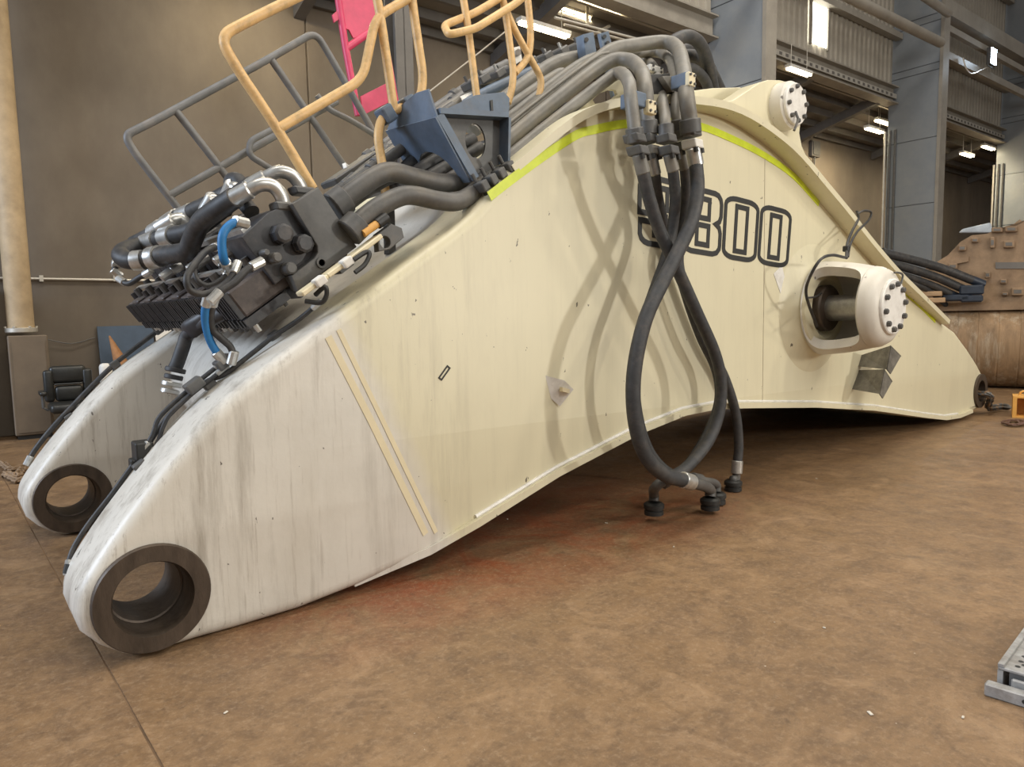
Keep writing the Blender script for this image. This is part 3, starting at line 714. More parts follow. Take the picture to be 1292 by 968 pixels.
cap = mesh('pin_cover', lathe(BC, NA, [(.775, .265), (.80, .265), (.808, .255), (.808, 0)], 40, XA), M_steel if False else M_white, boom, .5, 'round bolted pin cover')
for k in range(10):
    an = 2*math.pi*k/10+.2; c = BC+NA*.806+XA*.215*math.cos(an)+ZA*.215*math.sin(an)
    bolt(c, NA, .027, .035, cap)
# ---- upper stick-cylinder bracket
UB = P(1001, 132, -.12); UC = V((UB.x, 0, UB.z))
for d0, d1, dc in ((.0, .2, -.0), (FB+.3, FT, None)):
    bo = sz([(905, 131), (925, 126), (945, 113), (958, 104), (970, 100.5), (985, 101), (999, 105), (1010, 122), (1013, 140), (1010, 158), (1009, 168), (1012, 184), (1020, 202), (1000, 190), (960, 158)], 0)
    bk = mesh('pin_bracket', plate2d(bo, [], d0, d1, .012, 2), PAINT, boom, .5)
boss = mesh('bracket_boss', lathe(V((UC.x, .08, UC.z)), NA, [(0, .15), (0, .225), (.06, .222), (.19, .215), (.205, .195), (.205, 0)], 40, XA), PAINTW, boom, .5)
cap2 = mesh('bracket_pin_cover', lathe(V((UC.x, -.12, UC.z)), NA, [(0, .19), (.03, .19), (.037, .18), (.037, 0)], 36, XA), M_white, boom, .5)
for k in range(8):
    an = 2*math.pi*k/8+.1; bolt(V((UC.x, -.155, UC.z))+XA*.155*math.cos(an)+ZA*.155*math.sin(an), NA, .022, .028, cap2)
mesh('grease_nipple', tube([V((UC.x-.03, -.16, UC.z-.08)), V((UC.x-.05, -.2, UC.z-.16)), V((UC.x-.12, -.2, UC.z-.27))], .012, 8), M_dark, boom)
mesh('bracket_pad', plate2d(sz([(866, 124), (868, 115), (900, 111), (934, 110), (944, 114), (936, 124), (915, 130)], .3), [], .3, .5, .01), PAINT, boom, .5)
mesh('saddle_plate', plate2d(sz([(722, 150), (748, 118), (776, 101), (796, 100), (800, 122), (775, 128), (748, 137)], .2), [[(a, b) for a, b in sz([(748, 126), (756, 118), (770, 113), (777, 114), (779, 119), (774, 124), (762, 129), (751, 131)], .2)]], .2, .23, .003), PAINT, boom)
# ---- folded steel steps under the boss
for A_, B_, C_, D_, E_, G_ in (((1087, 448), (1083, 462), (1124, 436), (1119, 466), (1137, 449), (1124, 472)), ((1084, 467), (1075, 491), (1116, 466), (1110, 497), (1126, 481), (1114, 503))):
    A_, B_ = P(*A_), P(*B_); C_, D_, E_, G_ = P(*C_, -.36), P(*D_, -.36), P(*E_, -.36), P(*G_, -.36)
    th = V((.010, 0, -.004)); tn = V((0, .010, 0)); F_ = A_+(E_-C_)
    mesh('access_step', joinvf(hexa([A_, C_, D_, B_, A_+th, C_+th, D_+th, B_+th]), hexa([A_, C_, E_, F_, A_-ZA*.01, C_-ZA*.01, E_-ZA*.01, F_-ZA*.01]),
         hexa([C_, E_, G_, D_, C_+tn, E_+tn, G_+tn, D_+tn])), M_stepm, boom, None, 'grimy folded steel step')

# ================================================================== boom furniture: rails and brackets
def tubething(name, px, r, m, label, cat, group=None, rnd=None, n=6, sides=12):
    pts = [P(*q) for q in px]
    pts = rounded(pts, rnd, 6) if rnd else catmull(pts, n)
    return mesh(name, tube(pts, r, sides), m, None, 1.0, label, cat, group)
def rail(name, label, bars, r, m, base):
    t = thing(name, label, 'handrail', base)
    for nm, px, rnd in bars:
        mesh(nm, tube(rounded([P(*q) for q in px], rnd, 6), r, 12), m, t, 1.0)
    return t
G = 2.95
gr = rail('grey_handrail', 'long grey tubular handrail on the far edge of the boom', [
    ('top_rail', [(278, 342, G), (240, 286, G), (227, 266, G), (170, 193, G), (157, 171, G), (188, 156, G), (340, 74, G), (398, 40, G), (416, 70, G), (440, 112, G), (474, 172, G)], .24),
    ('mid_rail', [(213, 247, G), (300, 198, G), (385, 150, G), (425, 128, G)], .1),
    ('post', [(222, 140, G), (275, 208, G), (300, 243, G), (348, 310, G)], .1),
    ('post', [(343, 76, G), (390, 145, G), (436, 212, G), (470, 262, G)], .1)], .033, M_grey, P(340, 300, G))
mesh('grab_loop', tube(rounded([P(350, 160, G-.1), P(315, 178, G-.1), P(314, 196, G-.1), P(350, 218, G-.1)], .12), .028, 10), M_grey, gr, 1.)
mesh('grab_loop', tube(rounded([P(400, 120, G-.1), P(414, 138, G-.1), P(440, 150, G-.1), P(476, 172, G-.1)], .12), .028, 10), M_grey, gr, 1.)
Y1 = .55
yr = rail('yellow_handrail', 'ochre-yellow tubular handrail rising above the valve bank', [
    ('rail_loop', [(395, 238, Y1), (350, 162, Y1), (300, 88, Y1), (276, 46, Y1), (330, 18, Y1), (384, -8, Y1), (470, -55, Y1)], .16),
    ('rail_loop', [(352, 162, Y1), (400, 134, Y1), (458, 100, Y1), (466, 60, Y1), (474, 22, Y1), (515, -2, Y1), (560, -25, Y1)], .16),
    ('post', [(468, -40, Y1), (480, 20, Y1), (497, 138, Y1)], .1),
    ('rail_loop', [(515, -40, Y1), (524, 30, Y1), (534, 96, Y1), (531, 124, Y1), (512, 134, Y1), (482, 146, Y1), (476, 172, Y1), (482, 205, Y1), (487, 248, Y1)], .14)], .030, M_yel, P(480, 250, Y1))
for px in ((515, 133), (487, 145)):
    c = P(*px, Y1); mesh('clamp', bev(cbox(c, E1*.09, YA*.12, E2*.11), .015), M_blue, yr)
Y2 = .75
yr2 = rail('yellow_ladder_rail', 'second yellow tubular rail with a hooked loop beside the boom pipes', [
    ('post', [(578, -40, Y2), (590, 30, Y2), (602, 126, Y2)], .1),
    ('post', [(628, -40, Y2), (640, 30, Y2), (648, 92, Y2), (646, 112, Y2), (641, 130, Y2)], .1),
    ('rail_loop', [(662, -40, Y2), (670, 40, Y2), (668, 72, Y2), (650, 92, Y2)], .14),
    ('rail_loop', [(620, -40, Y2), (645, 30, Y2), (668, 72, Y2), (684, 100, Y2), (680, 122, Y2)], .12),
    ('hook_loop', [(640, -8, Y2), (600, 16, Y2), (560, 32, Y2+.05), (566, 44, Y2-.12), (600, 36, Y2-.15), (650, 5, Y2-.15), (668, -10, Y2-.15)], .06)], .028, M_yel, P(640, 130, Y2))
# red guard on the far side
RG = 3.12
t = thing('red_guard', 'red sheet and tube guard behind the yellow handrail', 'guard', P(455, 150, RG))
mesh('post', tube([P(418, -60, RG), P(436, 60, RG), P(452, 146, RG)], .036, 12), M_red, t, .9)
mesh('post', tube([P(468, -60, RG), P(487, 60, RG), P(502, 146, RG)], .036, 12), M_red, t, .9)
mesh('cross_bar', tube([P(436, 62, RG), P(484, 28, RG)], .036, 12), M_red, t, .9)
mesh('guard_sheet', plate2d(sz([(424, -20), (433, 35), (440, 38), (445, 48), (450, 48), (476, 28), (472, -20)], RG), [], RG-.01, RG+.01, .002), M_red, t)
mesh('guard_ear', plate2d(sz([(427, 12), (419, 19), (421, 29), (428, 24)], RG), [], RG-.01, RG+.01, .002), M_red, t)
mesh('toe_plate', plate2d(sz([(454, 122), (490, 104), (493, 128), (457, 146)], RG), [], RG-.02, RG, .003), M_red, t)
mesh('stay', tube([P(461, 145, RG), P(474, 172, RG-.02), P(505, 232, RG-.02)], .03, 8), M_dark, t)
# thin cable across
tubething('stay_cable', [(540, 117, .9), (590, 78, .9), (640, 38, .9)], .006, M_galv, 'thin cable stretched up behind the yellow ladder rail', 'cable', None, None, 3, 6)

# blue folded bracket across the pipes
c1 = P(597, 226, .1); cc = c1.dot(E1)
def PE(x, y, off=0): return PL(x, y, E1, cc+off)
br = thing('blue_rail_bracket', 'slate-blue folded steel bracket with an arched opening over the pipes', 'bracket', c1)
bottomR, topR, topL, botL = PE(597, 228), PE(551, 147), PE(488, 164), PE(510, 213)
ux = (topR-topL).normalized(); uy = E2
# plate in its own plane: x across (towards the camera side), y up
def loc2(p): return ((p-topL).dot(ux), (p-topL).dot(uy))
w_ = (topR-topL).length; hR = (topR-bottomR).length; hL = (topL-botL).length
arch = []
for k in range(11):
    an = math.pi*k/10; arch.append((w_*.52-w_*.34*math.cos(an), -hR*1.0+.02+hR*.52*math.sin(an)))
pl = [(0, 0), (w_, 0), (w_, -hR), (w_*.88, -hR)]+list(reversed(arch))+[(w_*.14, -hR), (0, -hR*.9)]
def plane_mesh(pl, o, ux, uy, th):
    bm = bmesh.new(); nn = ux.cross(uy).normalized()
    a = [bm.verts.new(o+ux*x+uy*y) for x, y in pl]; b = [bm.verts.new(o+ux*x+uy*y+nn*th) for x, y in pl]
    f1 = bm.faces.new(a); f2 = bm.faces.new(list(reversed(b)))
    for i in range(len(pl)): bm.faces.new((a[i], a[(i+1) % len(pl)], b[(i+1) % len(pl)], b[i]))
    bmesh.ops.triangulate(bm, faces=[f1, f2]); return bm
mesh('web_plate', plane_mesh(pl, topL, ux, uy, .014), M_blue, br)
fold = [PE(488, 164), PE(551, 147), PE(540, 113, .10), PE(524, 118, .10), PE(500, 138, .07)]
mesh('folded_lip', joinvf((fold+[p+E1*.014 for p in fold], [(0, 1, 2, 3, 4), (5, 6, 7, 8, 9), (0, 1, 6, 5), (1, 2, 7, 6), (2, 3, 8, 7), (3, 4, 9, 8), (4, 0, 5, 9)])), M_blue, br)
mesh('side_gusset', hexa([bottomR, topR, topR+E1*.06, bottomR+E1*.06, bottomR+YA*.014, topR+YA*.014, topR+E1*.06+YA*.014, bottomR+E1*.06+YA*.014]), M_blue, br)
for k, (q, r) in enumerate((([(500, 240, .5), (530, 215, .5), (566, 193, .5), (596, 176, .55)], .05), ([(520, 238, .42), (552, 217, .42), (584, 200, .42), (606, 186, .45)], .045), ([(545, 240, .36), (572, 222, .36), (600, 205, .38)], .04), ([(490, 236, .6), (520, 205, .6), (556, 178, .65)], .05))):
    tubething('bracket_hose', q, r, M_hose, ['black hose highest under the arch of the blue bracket', 'second black hose under the arch of the blue bracket', 'lowest black hose under the arch of the blue bracket', 'black hose behind the left edge of the blue bracket arch'][k], 'hose', 'black hoses under the blue bracket')
# open box bracket beside it
D1 = .12
bb = thing('grey_box_bracket', 'open grey-blue box bracket with a round hole above the pipe clamps', 'bracket', P(620, 225, D1))
a, b = P(556, 143, D1), P(642, 148, D1); e, f = P(641, 205, D1), P(603, 229, D1)
dp_ = YA*.15
mesh('top_plate', hexa([a, b, b+dp_, a+dp_, a+ZA*.035, b+ZA*.035, b+dp_+ZA*.035, a+dp_+ZA*.035]), M_blue, bb)
mesh('end_plate', hexa([b, e, e+dp_, b+dp_, b+XA*.02, e+XA*.02, e+dp_+XA*.02, b+dp_+XA*.02]), M_blue, bb)
mesh('base_strip', hexa([f, e, e+dp_, f+dp_, f-E2*.025, e-E2*.025, e+dp_-E2*.025, f+dp_-E2*.025]), M_zinc, bb)
bp_ = D1+.10
hc = P(600, 178, bp_)
mesh('hole_plate', plate2d(sz([(560, 146), (638, 150), (637, 202), (604, 224), (585, 190)], bp_), [[(hc.x+.085*math.cos(t), hc.z+.115*math.sin(t)) for t in [2*math.pi*k/28 for k in range(28)]]], bp_, bp_+.014, .001), M_dark, bb)
mesh('upright_tab', plate2d(sz([(560, 139), (600, 120), (636, 116), (643, 124), (642, 148)], D1+.12), [], D1+.12, D1+.134, .001), M_blue, bb)
mesh('tab_slot', plate2d(sz([(618, 127), (621, 126), (622, 140), (619, 141)], D1+.118), [], D1+.112, D1+.118, .0005), M_black, bb)
for k in range(4):
    q = P(606+11*k, 232-8*k, .06); c = mesh('clamp_block', bev(cbox(q-E2*.02, E1*.06, YA*.1, E2*.07), .01), M_dark, bb)
    mesh('clamp_bolt', cyl(q-E2*.05, q-E2*.10, .014, 8), M_black, c)
    mesh('clamp_bolt', cyl(q+E2*.01+YA*.03, q+E2*.075+YA*.03, .013, 8), M_dark, c)
# ================================================================== valve bank lying across the boom
VO = V((.89, .2, 1.79))
def vb(a, d, c): return VO + E1*a + E2*c + YA*d        # along slope, across the boom, up from the back
vk = thing('hydraulic_valve_bank', 'long black hydraulic valve bank lying across the boom back', 'valve bank', VO)
# grey end plate with cut-out
def vplate(pts, d0, d1, bevel=.008):
    return plate2d([(vb(a, 0, c).x, vb(a, 0, c).z) for a, c in pts], [], VO.y+d0, VO.y+d1, bevel, 2)
epl = [(.0, 0), (.465, 0), (.465, .40), (.27, .405), (.255, .14), (.235, .11), (.2, .095), (.02, .09)]
ep = mesh('end_plate', vplate(epl, 0, .10), M_dark, vk, .5, 'dark grey end plate with a cut-out corner')
mesh('port_plug', lathe(vb(.215, .0, .05), -YA, [(0, .032), (.012, .032), (.012, .02), (-.01, .018), (-.01, 0)], 20), M_dark, ep, .5)
mesh('inner_body', vplate([(-.06, .09), (.27, .09), (.28, .41), (.15, .43), (-.06, .40)], .07, .55), M_valve, vk, .5)
for a, c, r in ((.13, .30, .058), (.20, .19, .055), (.015, .215, .03), (.045, .125, .036), (-.02, .27, .02)):
    mesh('spool_cap', lathe(vb(a, .07, c), -YA, [(0, r*1.05), (.03, r*1.05), (.03, r), (.075, r*.96), (.085, r*.7), (.085, 0)], 8 if r > .04 else 14), M_valve if r > .04 else M_dark, vk, .5)
NS = 13; pitch = 2.62/NS
for k in range(NS):
    d0 = .10+k*pitch
    if k > 2: mesh('valve_section', bev(box(vb(.0, d0+.006, .02), E1*.44, YA*(pitch-.012), E2*(.34+.03*(k % 3))), .012, 1), M_valve, vk)
    sec = mesh('spool_housing', bev(box(vb(-.30, d0+.01, .03), E1*.33, YA*(pitch-.02), E2*(.17+.02*(k % 2))), .012, 1), M_valveb, vk)
    for q in range(4):
        mesh('housing_rib', box(vb(-.325, d0+.02+q*.045, .035), E1*.03, YA*.02, E2*.16), M_valve, sec)
    for q in range(3):
        mesh('housing_fin', box(vb(-.315, d0+.025+q*.06, .02), E1*.3, YA*.026, E2*-.055), M_valve, sec)
    for q in range(2):
        mesh('stud', cyl(vb(-.27, d0+.06+q*.08, -.03), vb(-.27, d0+.06+q*.08, -.085), .016, 8), M_zinc if (k+q) % 3 == 0 else M_dark, sec)
        mesh('stud', cyl(vb(-.05, d0+.06+q*.08, .02), vb(-.05, d0+.06+q*.08, -.06), .014, 8), M_dark, sec)
        mesh('solenoid', cyl(vb(-.22+.14*q, d0+.1, .19), vb(-.22+.14*q, d0+.1, .26+.03*((k+q) % 2)), .028, 12), (M_valve, M_dark)[(k+q) % 2], sec)
    if k > 3 and k % 2 == 0:
        mesh('port_flange', bev(cbox(vb(.2, d0+.1, .40), E1*.16, YA*.13, E2*.05), .01, 1), M_dark, vk)
mesh('tie_bar', box(vb(-.02, .12, .40), E1*.06, YA*2.5, E2*.03), M_zinc, vk)
mesh('tie_bar', box(vb(-.2, .3, .27), E1*.035, YA*2.2, E2*.02), M_zinc, vk)
mesh('base_rail', box(vb(.02, .08, -.06), E1*.12, YA*2.4, E2*.07), M_dark, vk)
mesh('base_rail', box(vb(.32, .08, -.09), E1*.10, YA*2.4, E2*.10), M_dark, vk)
# pale bracket strip under the end plate with cut eyes
bs = thing('bank_foot_bracket', 'pale bolted foot strip under the valve bank end plate', 'bracket', P(440, 340, .08))
pts = [P(378, 372, .1), P(410, 349, .1), P(440, 327, .1), P(478, 298, .1)]
for q0, q1 in zip(pts[:-1], pts[1:]):
    mesh('strip', bev(cbox((q0+q1)/2, q1-q0, YA*.09, E2*.028), .006, 1), M_cream, bs)
for x, y in ((403, 355), (437, 331)):
    mesh('bolt_head', bev(cbox(P(x, y, .06), E1*.07, YA*.07, E2*.05), .01), M_paper, bs)
cl = mesh('eye_plate', plate2d(sz([(474, 296), (492, 283), (505, 288), (508, 300), (490, 315), (476, 318)], .1), [circ(sz([(484, 306)], .1)[0], .035, 16)], .08, .14, .005), M_dark, bs)
mesh('wire_tail', tube(catmull([P(446, 328, .03), P(462, 318, .03), P(466, 322, .02), P(460, 334, .02), P(448, 344, .02)], 5), .014, 8), M_black, bs, 1.)
mesh('wire_tail', tube(catmull([P(398, 372, .1), P(410, 362, .03), P(412, 372, .03), P(405, 382, .05), P(385, 380, .1)], 5), .014, 8), M_black, bs, 1.)
t = thing('orange_lever', 'short orange lever with a black grip beside the bank end plate', 'lever', P(465, 288, .1))
mesh('lever_bar', tube([P(458, 295, .1), P(478, 281, .1)], .024, 8), M_orange, t, .8)
mesh('grip', tube([P(476, 283, .1), P(488, 274, .1)], .032, 10), M_black, t, .8)

# ---- pipes leaving the bank towards the bracket
def pipe(px, r, label, group=None, m=None, rnd=None, clamps=(), name='hydraulic_pipe'):
    pts = [P(*q) for q in px]; pp = rounded(pts, rnd, 8) if rnd else catmull(pts, 7)
    t = thing(name, label, 'pipe', pts[0], group)
    mesh('pipe_run', tube(pp, r, 16), m or M_pipe, t, 1.0)
    for (i, L_, k) in clamps:       # (fraction, length, scale) collar along the run
        j = min(int(i*(len(pp)-1)), len(pp)-2); dr = (pp[j+1]-pp[j]).normalized(); c = pp[j]
        mesh('flange_collar', cyl(c-dr*L_/2, c+dr*L_/2, r*k, 16, .006), M_dark, t, .5)
    return t
g1 = 'bent pipes between valve bank and bracket'
pipe([(428, 256, .3), (452, 238, .28), (476, 222, .26), (494, 217, .26), (522, 224, .25), (556, 231, .25), (584, 227, .28), (600, 215, .3)], .062, 'upper thick bent pipe between valve bank end plate and blue bracket', g1, M_piped, clamps=((.02, .10, 1.5),))
pipe([(444, 290, .18), (462, 273, .17), (480, 260, .16), (505, 248, .15), (524, 247, .14), (552, 253, .12), (578, 254, .12), (600, 241, .15), (612, 226, .2)], .060, 'lower thick bent pipe skirting the boom edge by the orange lever', g1, M_piped, clamps=((.02, .10, 1.5),))
pipe([(436, 262, .46), (470, 238, .46), (500, 224, .46), (540, 227, .46), (575, 230, .46), (600, 214, .48)], .036, 'slimmer bent pipe between the two thick pipes by the bank', g1, M_dark)
for k in range(4):
    pipe([(418+8*k, 250-6*k, .62+.16*k), (470+6*k, 214-8*k, .62+.16*k), (560+6*k, 150-8*k, .7+.16*k)], .040, ['straight grey pipe next behind the bent pipe pair', 'second straight pipe behind the bent pipe pair', 'third straight pipe behind the bent pipe pair', 'straight pipe farthest behind the bent pipe pair'][k], 'straight pipes behind the bent pair', M_pipe if k % 2 else M_dark, clamps=((.2, .06, 1.3), (.55, .06, 1.3)))
for k in range(3):
    pipe([(455, 222-8*k, 1.5+.25*k), (490, 195-8*k, 1.5+.25*k), (600, 118-8*k, 1.6+.25*k), (640, 96-8*k, 1.6+.25*k)], .045, ['lowest grey pipe on the far half of the boom back', 'middle grey pipe on the far half of the boom back', 'outermost grey pipe along the far edge of the boom back'][k], 'far half pipes', M_grey, clamps=((.15, .07, 1.35), (.3, .07, 1.35), (.6, .07, 1.35)))
t = thing('pale_pipe_saddle', 'pale pointed saddle clamp on the far pipes behind the yellow rail', 'clamp', P(443, 218, 1.2))
mesh('saddle', plate2d(sz([(436, 205), (447, 213), (455, 212), (441, 224)], 1.2), [], 1.2, 1.26, .004), M_paper, t)
for k in range(3): mesh('clamp_bar', bev(cbox(P(425+18*k, 226-12*k, 1.15), E1*.16, YA*.25, E2*.05), .01, 1), M_dark, t)

# ---- pipe run from the bracket over the crest, then down to the hanging hoses
HD = -.34
g2 = 'pipes over the boom crest'
runs = [
 ([(632, 207, .22), (700, 152, .16), (758, 107, .08), (781, 92, .0), (793, 103, -.30), (796, 125, -.40), (800, 160, -.42), (802, 178, -.42)], .046, 'lowest crest pipe, dropping to the outermost hanging hose'),
 ([(632, 184, .38), (700, 128, .34), (762, 81, .28), (792, 76, .15), (808, 88, -.05), (814, 110, -.24), (816, 140, -.28), (818, 178, -.28)], .055, 'thick crest pipe with a square bend above the second hanging hose'),
 ([(640, 165, .6), (700, 117, .58), (748, 80, .56), (772, 63, .54), (800, 57, .5), (838, 53, .4), (855, 61, .2), (862, 85, -.15), (866, 120, -.42), (870, 150, -.44), (872, 172, -.44)], .058, 'highest thick crest pipe curving down to the rightmost hanging hose'),
 ([(640, 157, .75), (745, 78, .75), (785, 70, .7), (828, 66, .6), (845, 76, .35), (852, 100, -.05), (854, 140, -.27), (856, 174, -.29)], .044, 'crest pipe tucked under the highest one, feeding the fourth hose'),
 ([(640, 150, .9), (740, 76, .9), (790, 74, .85), (815, 77, .7), (826, 88, .42), (834, 120, -.12), (839, 150, -.36), (841, 178, -.40)], .042, 'thin crest pipe feeding the middle hanging hose')]
for px, r, lb in runs: pipe(px, r, lb, g2, None, None, ((.95, .10, 1.35),))
for k in range(3):
    pipe([(630, 175-5*k, .46), (700, 120-5*k, .45), (752, 82-5*k, .43), (768, 76-5*k, .42)], .011, ['slim pilot pipe touching the thick square-bend crest pipe', 'middle slim pilot pipe of three between thick crest pipes', 'slim pilot pipe touching the highest thick crest pipe'][k], 'slim pilot pipes', M_pipe)
pipe([(590, 160, 1.15), (640, 122, 1.15), (672, 98, 1.15), (702, 79, 1.15), (734, 71, 1.15)], .062, 'thick far pipe bending level into the blue clamp posts', g2)
pipe([(600, 165, 1.0), (645, 133, 1.0), (690, 102, 1.0), (708, 92, 1.0), (712, 98, 1.0)], .045, 'short grey pipe turning down before the blue clamp posts', g2)
pipe([(560, 152, 1.3), (600, 124, 1.3), (640, 104, 1.3), (680, 86, 1.3)], .045, 'bluish pipe on the far side of the yellow ladder rail', g2, M_blue)
for k in range(4):
    pipe([(548+3*k, 142+2*k, 1.46-.03*k), (575, 127+2*k, 1.46-.03*k), (600, 115+2*k, 1.46-.03*k)], .014, 'thin pale tube in the small bundle behind the box bracket', 'thin tube bundle', M_zinc)
t = thing('boom_crest_clamps', 'cluster of dark pipe clamps with studs on the far crest pipes', 'clamp', P(690, 85, 1.4))
for k in range(7):
    q = P(600+20*k, 104-7*k, 1.45); c = mesh('clamp_block', bev(cbox(q, E1*.12, YA*.3, E2*.07), .01, 1), M_dark, t)
    for s in (-1, 1): mesh('stud', cyl(q+YA*.1*s, q+YA*.1*s+E2*.085, .014, 8), M_zinc if k % 2 else M_dark, c)
t = thing('blue_clamp_post', 'upright slate-blue clamp plate standing on the crest pipes', 'clamp', P(742, 75, .95), 'blue clamp plates on the crest')
mesh('plate', plate2d(sz([(734, 44), (747, 41), (752, 74), (738, 78)], 1.0), [], .98, 1.08, .005), M_blue, t)
mesh('bolt_head', cyl(P(740, 50, .98), P(740, 50, .95), .02, 8), M_dark, t)
t = thing('blue_clamp_post', 'taller slate-blue drilled plate behind the crest pipes', 'clamp', P(765, 60, 1.2), 'blue clamp plates on the crest')
mesh('plate', plate2d(sz([(757, 42), (768, 39), (788, 118), (774, 122)], 1.2), [], 1.2, 1.24, .004), M_blue, t)
for x, y in ((763, 46), (767, 54)): mesh('bolt_head', cyl(P(x, y, 1.2), P(x, y, 1.17), .018, 8), M_dark, t)
t = thing('white_pipe_block', 'small white plate clamp by the foot of the yellow ladder rail', 'clamp', P(654, 75, 1.3))
mesh('plate', plate2d(sz([(648, 60), (656, 58), (660, 80), (652, 84)], 1.3), [], 1.3, 1.36, .003), M_paper, t)
mesh('nut', cyl(P(654, 66, 1.3), P(654, 66, 1.26), .03, 6), M_zinc, t)
def ztop(s):
    L_ = [(a, b) for a, b in top_line]
    for (a, b), (c, d) in zip(L_[:-1], L_[1:]):
        if a <= s <= c: return b+(d-b)*(s-a)/(c-a)
    return L_[-1][1]
for s_, d0_, d1_, zt_, lb in ((1.75, .55, 2.3, 2.52, 'dark cross rack under the straight pipes above the valve bank'), (2.95, .4, 2.4, 3.06, 'dark cross rack carrying the crest pipes by the yellow ladder rail'), (3.45, .4, 1.5, 3.34, 'dark cross rack under the bend of the crest pipes')):
    t = thing('pipe_rack', lb, 'pipe rack', V((s_, (d0_+d1_)/2, ztop(s_))), 'pipe racks on the boom back')
    mesh('cross_bar', bev(cbox(V((s_, (d0_+d1_)/2, zt_)), XA*.08, YA*(d1_-d0_), ZA*.05), .008, 1), M_dark, t)
    for k in range(3):
        y_ = d0_+.1+(d1_-d0_-.2)*k/2; mesh('post', box(V((s_-.03, y_-.03, ztop(s_)-.05)), XA*.06, YA*.06, ZA*(zt_-ztop(s_)+.05)), M_dark, t)
# black droplet hoses going over to the far side
for px, r, lb in (([(838, 60, .5), (856, 49, .5), (869, 46, .52), (882, 54, .55), (892, 76, .6), (900, 112, .7), (904, 128, .75)], .06, 'dark hose arching over the crest towards the far side'),
                  ([(852, 72, .7), (872, 70, .75), (886, 77, .8), (898, 92, .85), (910, 116, .95)], .06, 'dark hose drooping behind the pin bracket pad'),
                  ([(860, 86, .62), (876, 88, .62), (890, 102, .66), (896, 122, .7)], .05, 'short dark hose lowest behind the crest support'),
                  ([(850, 66, .9), (872, 60, .95), (888, 70, 1.0), (900, 92, 1.05), (908, 118, 1.1)], .05, 'dark hose between the arching and drooping ones')):
    tubething('far_hose', px, r, M_hosed, lb, 'hose', 'hoses over the far side of the crest')
# support bracket of the hanging hoses
t = thing('hose_support', 'black box support with pale clamp plates at the boom crest', 'bracket', P(835, 130, -.1))
mesh('support_box', plate2d(sz([(820, 94), (845, 92), (852, 118), (846, 156), (820, 156)], -.15), [], -.15, .1, .006), M_black, t)
mesh('arm_plate', plate2d(sz([(836, 96), (862, 95), (864, 112), (848, 116)], -.2), [], -.2, -.1, .004), M_pipe, t)
for x, y, w, h in ((870, 101, 14, 17), (820, 136, 16, 17), (826, 88, 26, 8)):
    c = P(x, y, HD-.09 if y > 95 else .25); s = (c-CAM).dot(CF)/FL
    p_ = mesh('clamp_plate', bev(cbox(c, XA*w*s, YA*.05, ZA*h*s), .008), M_cream if y > 95 else M_paper, t)
    for a in (-1, 1):
        for b in (-1, 1): mesh('screw', cyl(c+XA*w*s*.3*a+ZA*h*s*.3*b-YA*.02, c+XA*w*s*.3*a+ZA*h*s*.3*b-YA*.035, .010, 8), M_dark, p_)
for x, y in ((799, 128), (862, 104)):
    c = P(x, y, HD-.02); mesh('side_clamp', bev(cbox(c, XA*.12, YA*.14, ZA*.10), .01), M_blue, t)  # bluish light on the pipes is put into the clamp colour

# ---- five hanging hoses
def hang(label, clamp, fer, path, r, cap, elbow=None, fm=None, cm=None):
    pts = [P(*q) for q in path]
    t = thing('hanging_hose', label, 'hose', P(*clamp), 'big hoses hanging off the boom crest')
    c = P(*clamp); f = P(*fer); h0 = pts[0]
    mesh('hose_body', tube(catmull(pts, 8), r, 16), M_hosed, t, 1.0)
    dn = (f-c).normalized()
    fk = mesh('flange_clamp', bev(cbox(c+dn*.06, XA*.098, YA*.13, dn*.065), .01), cm or M_dark, t)
    mesh('flange_clamp', bev(cbox(c-dn*.025, XA*.098, YA*.13, dn*.06), .01), M_dark, t)
    for s in (-1, 1): mesh('clamp_bolt', cyl(c+dn*.09+XA*.035*s-YA*.05, c+dn*.125+XA*.035*s-YA*.05, .018, 8), M_black, fk)
    mesh('crimp_ferrule', cyl(c+dn*.08, h0+(h0-c).normalized()*.02, r*1.1, 18, .008), fm or M_pipe, t, .5)
    if cap:
        ce_ = P(*cap); e0 = pts[-1]; ed = (pts[-1]-pts[-2]).normalized()
        mesh('end_ferrule', cyl(e0-ed*.05, e0+ed*.07, r*1.22, 16, .006), M_zinc if fm else M_dark, t, .5)
        el = catmull([e0+ed*.06, e0+ed*.12, (e0+ed*.17)*.5+(ce_+ZA*.12)*.5, ce_+ZA*.1, ce_+ZA*.05], 5)
        mesh('elbow', tube(el, r*.85, 14), M_dark, t, 1.)
        cz = max(ce_.z, .062)
        ce_ = V((ce_.x, ce_.y, cz))
        cp = mesh('plastic_cap', lathe(ce_-ZA*.06, ZA, [(0, .06), (.004, .075), (.035, .075), (.04, .066), (.05, .066), (.055, .08), (.085, .08), (.1, .06)], 20), M_black, t, .5)
def lay(px, d0, d1, n0=2):      # px path easing from depth d0 at the clamp to its own layer d1
    return [(x, y, d0+(d1-d0)*min(1, k/n0)) for k, (x, y) in enumerate(px)]
def hh(label, cl, fe, px, d0, d1, r, cap, fm=None, cm=None): hang(label, (*cl, d0), (*fe, d0), lay(px, d0, d1), r, cap, None, fm, cm)
hh('outermost hanging hose, capped end alone on the floor toward the foot', (802, 180), (809, 205), [(811, 216), (819, 250), (832, 290), (848, 325), (862, 356), (880, 396), (902, 446), (910, 484), (907, 522), (893, 558), (866, 590), (843, 604)], -.42, -.40, .046, (825, 640, -.22))
